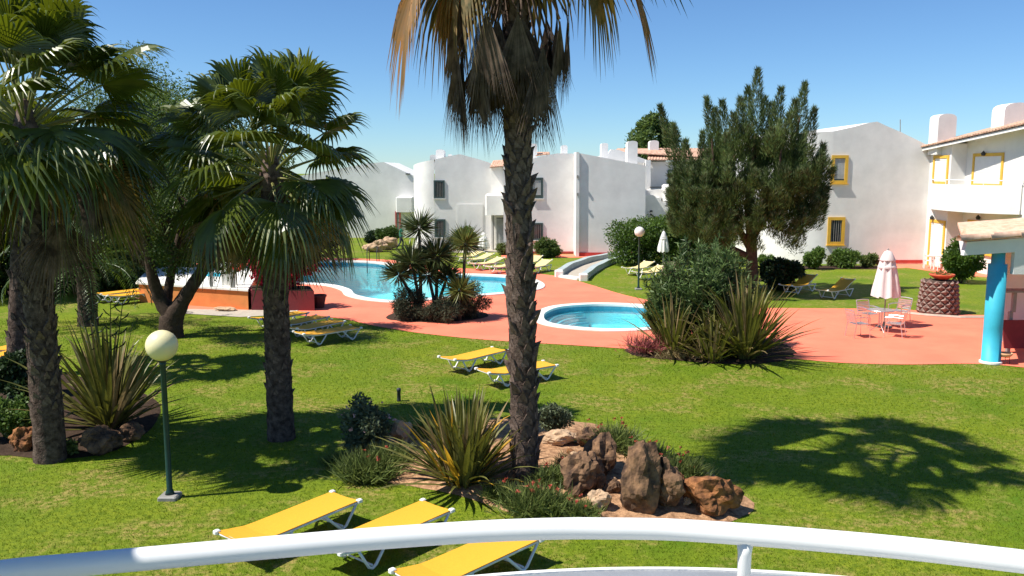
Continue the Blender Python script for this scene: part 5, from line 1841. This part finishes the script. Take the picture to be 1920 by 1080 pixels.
# centre bed
flax('flax_plant', 'spiky green and bronze flax clump at the tall palm foot', GB(868, 902), 1.38, 2.0, 210, 0.088, ['flax', 'flax_tan', 'flax_yellow'])
bush_px('rose_bush', 'open rose bush with small pale flowers in the flower bed', 684, 856, 58, 757, 4200, 0.075, 0.05, 'grey_leaf', True, flowers=('pink_flower', 16, 0.05), nb=30, dense=0.24)
bush_px('shrub', 'small grey-green shrub just behind the tall palm trunk', 1040, 822, 38, 755, 3000, 0.06, 0.03, 'grey_leaf', True)
def tuft(label, cx, by, hw, ty, n, mat, flowers=0, fm='red_flower', L=0.30):
    b = GB(cx, by)
    s = b.y / F
    t = thing('low_plant', label, 'plant', b)
    rx = hw * s * 0.72
    h = max(0.12, P(cx, ty, b.y).z - b.z)
    c = np.stack([rng.normal(size=n) * rx * 0.5, rng.normal(size=n) * rx * 0.35, np.zeros(n)], axis=1)
    c = np.round(c / (rx * 0.28)) * rx * 0.28 + rng.normal(size=(n, 3)) * 0.015
    c[:, 2] = 0.0
    u = rand_dirs(n); u[:, 2] = np.abs(u[:, 2]) * 0.9 + 0.35
    v, q = leaf_quads(c, u, h * (0.6 + 0.6 * rng.random(n)), 0.022, 0.25)
    o = link('foliage', np_mesh('foliage', v, q, mat), t); o['kind'] = 'stuff'
    if flowers:
        p = np.stack([rng.normal(size=flowers) * rx * 0.5, rng.normal(size=flowers) * rx * 0.4, h * (0.75 + 0.35 * rng.random(flowers))], axis=1)
        v, q = leaf_quads(np.repeat(p, 7, axis=0), rand_dirs(flowers * 7) + np.array([0, 0, 0.3]), 0.045, 0.03)
        o = link('flowers', np_mesh('flowers', v, q, fm), t); o['kind'] = 'stuff'
    return t
tuft('low leafy plant in front of the rose bush', 690, 898, 55, 842, 1500, 'low_leaf', 5)
tuft('low strap-leaved plant between flax clump and rose bush', 735, 868, 35, 828, 700, 'low_leaf')
tuft('low plant with reddish flowers in front of the tall palm foot', 1005, 962, 62, 905, 1700, 'low_leaf', 10)
tuft('straggly plant with small flowers behind the big rocks', 1150, 840, 50, 790, 800, 'low_leaf', 8)
tuft('low plant with rusty flowers beside the orange rock', 1275, 900, 48, 850, 1100, 'low_leaf', 8)
tuft('leafy plant filling the bed between tall palm and wide rock', 1040, 905, 45, 868, 700, 'low_leaf', 2)
tuft('sprawling plant at the lawn edge behind the rocks', 1215, 862, 45, 826, 800, 'low_leaf', 5)
tuft('small bright plant behind the flax clump', 815, 815, 40, 778, 600, 'bright_leaf')
tuft('grassy plant between the rose bush and the lawn shadow', 640, 872, 32, 842, 500, 'low_leaf')
tuft('dry grassy plant in the gap between wide rock and palm', 1070, 872, 30, 845, 300, 'flax_tan')
tuft('leafy plant in front of the small pitted rock', 1085, 968, 38, 935, 700, 'low_leaf', 4)
tuft('small plant between tall boulder and rusty rock', 1290, 905, 26, 880, 350, 'bright_leaf', 2)
tuft('small grassy plant at the flower bed edge by the flax clump', 935, 935, 28, 900, 450, 'low_leaf', 2)

# right bed
def stem_bush(label, cx, by, hw, ty, stems, per, mat):
    """upright shrub: many leaning stems, narrow leaves whorled along their upper part"""
    b = GB(cx, by)
    s = b.y / F
    h = P(cx, ty, b.y).z - b.z
    rx = hw * s
    t = thing('oleander', label, 'bush', b + Vector((0, rx * 0.4, 0)))
    mb = MB()
    PP, DD = [], []
    for k in range(stems):
        a = rng.random() * 2 * PI
        rr = math.sqrt(rng.random())
        tip = np.array([rx * rr * math.cos(a), rx * 0.85 * rr * math.sin(a), h * (1.02 - 0.42 * rr ** 2) * (0.72 + 0.3 * rng.random())])
        st = np.array([tip[0] * 0.18, tip[1] * 0.18, 0.0])
        mid = st + (tip - st) * 0.5 + np.array([tip[0] * 0.12, tip[1] * 0.12, h * 0.06])
        mb.tube([st, mid, tip], [0.018, 0.012, 0.004], 4)
        n = per
        tt = 0.22 + 0.78 * rng.random(n)
        p = ((1 - tt) ** 2)[:, None] * st + (2 * tt * (1 - tt))[:, None] * mid + (tt ** 2)[:, None] * tip
        ax = norm((tip - mid)[None, :])[0]
        d = rand_dirs(n) * 0.8 + ax * 0.75
        PP.append(p); DD.append(d)
    PP, DD = np.concatenate(PP), np.concatenate(DD)
    v, q = leaf_quads(PP, DD, 0.15 + 0.12 * rng.random(len(PP)), 0.038, 0.12)
    o = link('foliage', np_mesh('foliage', v, q, mat), t); o['kind'] = 'stuff'
    obj('stems', mb, 'bark', t)['kind'] = 'stuff'
    return t
stem_bush('large upright oleander shrub in the bed by the paddling pool', 1322, 652, 112, 446, 170, 110, 'oleander')
stem_bush('lower oleander stems leaning toward the paddling pool', 1262, 652, 56, 535, 70, 90, 'oleander')
flax('flax_plant', 'big spiky flax clump spreading over the red terrace', GB(1396, 668), 2.1, 2.2, 230, 0.10, ['flax', 'flax_tan'])
flax('flax_plant', 'flax clump in front of the oleander stems', GB(1335, 674), 1.35, 2.0, 110, 0.085, ['flax', 'flax_tan'])
flax('flax_plant', 'dark flax clump at the paddling pool rim', GB(1262, 660), 1.7, 1.6, 100, 0.085, ['flax', 'flax_tan'])
tuft('reddish bromeliad-like plants at the corner of the oleander bed', 1215, 660, 48, 618, 420, 'red_plant')
tuft('withered tan leaves at the foot of the oleander', 1270, 670, 55, 645, 260, 'flax_tan')

# yucca island between the two pools
def yucca(label, px, by, heads, mat):
    b = GB(px, by)
    t = thing('yucca', label, 'yucca', b)
    Vv, Qq = [], []
    off = 0
    for (hx, hy, L, n) in heads:
        c = P(hx, hy, b.y) - b
        obj('stem', MB().tube([(0, 0, -0.05), (c.x * 0.4, 0, c.z * 0.5), c], [0.07, 0.06, 0.05], 7), 'palm_bark', t, smooth=True)
        v, q = yucca_head(c, L, n, 0.045)
        o = link('leaf_rosette', np_mesh('leaf_rosette', v, q, mat), t); o['kind'] = 'stuff'
    return t
yucca('tallest dark yucca on the planted island between the pools', 790, 594, [(786, 428, 0.75, 240), (772, 492, 0.9, 300), (748, 515, 0.75, 220)], 'yucca')
yucca('dark yucca leaning over the pool from the planted island', 818, 592, [(820, 480, 0.9, 300), (803, 515, 0.8, 240), (838, 520, 0.6, 180)], 'yucca')
yucca('pale yellow-green yucca on the planted island', 868, 594, [(872, 457, 0.75, 250)], 'yucca_light')
yucca('short pale yucca at the front of the planted island', 862, 602, [(862, 545, 0.7, 230)], 'yucca_light')
bush_px('lavender_bush', 'dark feathery bush on the pool side of the planted island', 765, 603, 44, 545, 5200, 0.16, 0.022, 'lavender', True)
bush_px('lavender_bush', 'grey feathery bush below the pale yucca', 885, 600, 36, 536, 4600, 0.16, 0.022, 'lavender', True)
bush_px('lavender_bush', 'low dark feathery bush in the middle of the planted island', 825, 607, 50, 562, 5200, 0.16, 0.022, 'lavender', True)
# bougainvillea on the dark red planter
bv = G(528, 577)
bush('bougainvillea', 'crimson bougainvillea spilling over the dark red planter', 'bush', bv + Vector((0, 0, 0.70)), 1.5, 0.9, 1.6, 6000, 0.13, 0.10, 'bougainvillea', 20)

# ================================================================== ROCKS
def rpx(label, px, py, sx, sy, sz, mat, seed, rz=0.0, **k):
    b = GB(px, py)
    return rock(label, b + Vector((0, sy * 0.55, 0)), sx, sy, sz, mat, seed, rz, **k)
rpx('tall standing brown boulder, biggest in the flower bed', 1203, 962, 0.33, 0.30, 0.60, 'rock', 11, 0.3, rough=0.20)
rpx('dark rock leaning on the tall standing boulder', 1255, 958, 0.27, 0.28, 0.36, 'rock', 12, 0.9)
rpx('wide grey rock on the palm side of the tall boulder', 1092, 925, 0.36, 0.30, 0.34, 'rock', 13, 1.2)
rpx('grey rock wedged behind the tall boulder', 1130, 895, 0.30, 0.26, 0.36, 'rock', 14, 2.0)
rpx('small pitted rock at the foot of the tall boulder', 1125, 957, 0.17, 0.15, 0.17, 'sandy_rock', 15, 0.4)
rpx('small grey stone resting against the wide grey rock', 1125, 920, 0.10, 0.09, 0.12, 'rock', 16, 0.4)
rpx('small grey stone between wide rock and tall boulder', 1150, 925, 0.10, 0.10, 0.11, 'rock', 17, 1.4)
rpx('rusty orange rock at the lawn end of the flower bed', 1336, 966, 0.40, 0.34, 0.30, 'orange_rock', 18, 0.2, rough=0.30)
rpx('small orange stone between tall boulder and rusty rock', 1276, 920, 0.11, 0.10, 0.12, 'orange_rock', 19, 0.9)
rpx('pale pebble at the foot of the rusty rock', 1290, 948, 0.07, 0.06, 0.07, 'sandy_rock', 20, 0.9)
rpx('dark rock behind the wide grey rock by the grey shrub', 1098, 838, 0.20, 0.18, 0.17, 'rock', 21, 0.3)
rpx('flat sandy rock beside the grey shrub', 1052, 834, 0.27, 0.2, 0.15, 'sandy_rock', 22, 0.1)
rpx('sandy rock between rose bush and flax clump', 752, 836, 0.22, 0.18, 0.20, 'sandy_rock', 23, 0.8)
rpx('pale sandy rock behind the flax clump', 895, 812, 0.17, 0.15, 0.22, 'sandy_rock', 24, 0.8)
rpx('small stone at the palm foot beside the flax clump', 958, 905, 0.10, 0.09, 0.10, 'rock', 25, 0.8)
rpx('orange-brown rock beside the leaning palm foot', 40, 846, 0.28, 0.22, 0.24, 'orange_rock', 26, 0.5)
rpx('broad dark rock at the shaded edge of the bed', 182, 850, 0.36, 0.28, 0.24, 'rock', 27, 0.5)
rpx('small dark rock by the flax clump in the shaded bed', 246, 828, 0.2, 0.18, 0.16, 'rock', 28, 0.5)
rpx('sandy boulder with a sloping top on the far lawn', 706, 473, 0.75, 0.5, 0.42, 'sandy_rock', 29, 0.2)
rpx('rounder sandy boulder of the pair on the far lawn', 727, 469, 0.62, 0.5, 0.46, 'sandy_rock', 30, 0.7)
rpx('flat pale stone on the paving by the orange wall', 420, 584, 0.36, 0.25, 0.09, 'sandy_rock', 31, 0.1)

for k in range(26):
    px_, py_ = random.uniform(1010, 1380), random.uniform(850, 965)
    b = GB(px_, py_)
    if bedz(b.x, b.y) < 0.03: continue
    z_ = random.uniform(0.03, 0.07)
    rock('small loose stone on the bare soil among the rocks', b, z_ * 1.3, z_, z_ * 0.8, random.choice(['rock', 'sandy_rock', 'orange_rock']), 40 + k, random.random() * 6, sub=2, group='loose stones in the flower bed', name='stone', cat='stone')

# ================================================================== PERSON walking by the far houses
pe = thing('person', 'person in green shirt and dark trousers walking toward the far chairs', 'person', G(752, 469))
def skin_body():
    J = {'pel': (0, 0, .92), 'chest': (.0, .03, 1.28), 'neck': (0, .02, 1.43), 'head': (0, .05, 1.55), 'crown': (0, .04, 1.68),
         'shl': (-.17, .03, 1.37), 'ell': (-.24, -.08, 1.12), 'hal': (-.22, .10, .92), 'shr': (.17, .03, 1.37), 'elr': (.25, .10, 1.13), 'har': (.22, .30, 1.00),
         'hil': (-.09, 0, .88), 'knl': (-.10, .16, .50), 'anl': (-.10, .06, .10), 'tol': (-.10, .22, .04),
         'hir': (.09, 0, .88), 'knr': (.10, -.06, .48), 'anr': (.10, -.30, .14), 'tor': (.10, -.22, .03)}
    Rr = {'pel': .13, 'chest': .145, 'neck': .055, 'head': .085, 'crown': .06, 'shl': .07, 'ell': .045, 'hal': .035, 'shr': .07, 'elr': .045, 'har': .035,
          'hil': .09, 'knl': .06, 'anl': .045, 'tol': .035, 'hir': .09, 'knr': .06, 'anr': .045, 'tor': .035}
    E_ = [('pel', 'chest'), ('chest', 'neck'), ('neck', 'head'), ('head', 'crown'), ('chest', 'shl'), ('shl', 'ell'), ('ell', 'hal'), ('chest', 'shr'), ('shr', 'elr'), ('elr', 'har'),
          ('pel', 'hil'), ('hil', 'knl'), ('knl', 'anl'), ('anl', 'tol'), ('pel', 'hir'), ('hir', 'knr'), ('knr', 'anr'), ('anr', 'tor')]
    # five fingers on each hand
    for h, e in (('hal', 'ell'), ('har', 'elr')):
        a = Vector(J[h]); d = (a - Vector(J[e])).normalized()
        for k in range(5):
            s = Vector((0, 0, 1)).cross(d).normalized() * (k - 2) * 0.012
            nm = f'{h}{k}'
            L = (0.05, 0.075, 0.082, 0.076, 0.06)[k]
            J[nm] = tuple(a + s + d * L + (s * 1.2 if k == 0 else Vector()))
            Rr[nm] = 0.008
            E_.append((h, nm))
    names = list(J)
    me = bpy.data.meshes.new('body')
    me.from_pydata([J[n] for n in names], [(names.index(a), names.index(b)) for a, b in E_], [])
    o = link('body', me, pe)
    sk = o.modifiers.new('skin', 'SKIN')
    sk.use_smooth_shade = True
    for i, n in enumerate(names):
        me.skin_vertices[0].data[i].radius = (Rr[n], Rr[n])
    me.skin_vertices[0].data[names.index('pel')].use_root = True
    o.modifiers.new('sub', 'SUBSURF').levels = 2
    dg = bpy.context.evaluated_depsgraph_get()
    m2 = bpy.data.meshes.new_from_object(o.evaluated_get(dg))
    o.modifiers.clear()
    o.data = m2
    m2.materials.clear()
    for m in ('skin', 'green_shirt', 'trousers', 'dark_metal'):
        m2.materials.append(MATS[m])
    for p in m2.polygons:
        c = p.center
        arm = abs(c.x) > 0.19 and c.z < 1.20
        p.material_index = 0 if (c.z > 1.44 or arm) else 1 if c.z > 0.90 else 3 if c.z < 0.09 else 2
        p.use_smooth = True
    return o
skin_body()
obj('hair', MB().lathe([(0.0, 1.70), (0.06, 1.69), (0.092, 1.64), (0.098, 1.58), (0.09, 1.545)], 14, (0, 0.03, 0.0)), 'hair', pe, smooth=True)
obj('nose', MB().add([(-.015, .125, 1.54), (.015, .125, 1.54), (0, .155, 1.535), (0, .128, 1.58)], [(0, 2, 3), (2, 1, 3), (0, 1, 2)]), 'skin', pe)
for s in (-1, 1):
    obj('eye', MB().lathe([(0, -.008), (.008, -.004), (.008, .004), (0, .008)], 6, (s * .033, .122, 1.585)), 'dark_metal', pe)
    obj('ear', MB().lathe([(0, -.03), (.014, -.015), (.016, .015), (0, .03)], 6, (s * .088, .045, 1.565)), 'skin', pe)
obj('mouth', MB().box((0, .125, 1.51), (.04, .008, .01)), 'maroon', pe)
pe.rotation_euler = (0, 0, R(-80))

# ================================================================== GRASS blades on the near lawn
def grass(n, x0, x1, y0, y1, pw, hmin, hmax, wd, keep):
    ty = rng.random(n) ** pw
    y = y0 + (y1 - y0) * ty
    half = 0.66
    x = (rng.random(n) * 2 - 1) * (y * half + 1.5)
    m = ~inside(x, y, terrace)
    for out, _ in BEDS:
        m &= ~inside(x, y, out)
    x, y = x[m], y[m]
    n = len(x)
    p = np.stack([x, y, np.zeros(n)], axis=1)
    d = rand_dirs(n) * np.array([1, 1, 0.25]) * 0.75 + np.array([0, 0, 0.75])
    d = norm(d)
    L = (hmin + (hmax - hmin) * rng.random(n))[:, None] * (0.85 + 0.02 * y)[:, None]
    s = norm(np.cross(d, rand_dirs(n)))
    W_ = wd * (0.7 + 0.05 * y)[:, None]
    v = np.stack([p - s * W_ / 2, p + s * W_ / 2, p + d * L], axis=1).reshape(-1, 3)
    return v
v = grass(330000, 0, 0, 6.5, 30, 1.6, 0.018, 0.042, 0.008, None)
o = link('grass', np_mesh('grass', v, np.arange(len(v)).reshape(-1, 3), 'blade'))
tag(o, 'short mown grass covering the lawn round the beds', 'grass', kind='stuff')
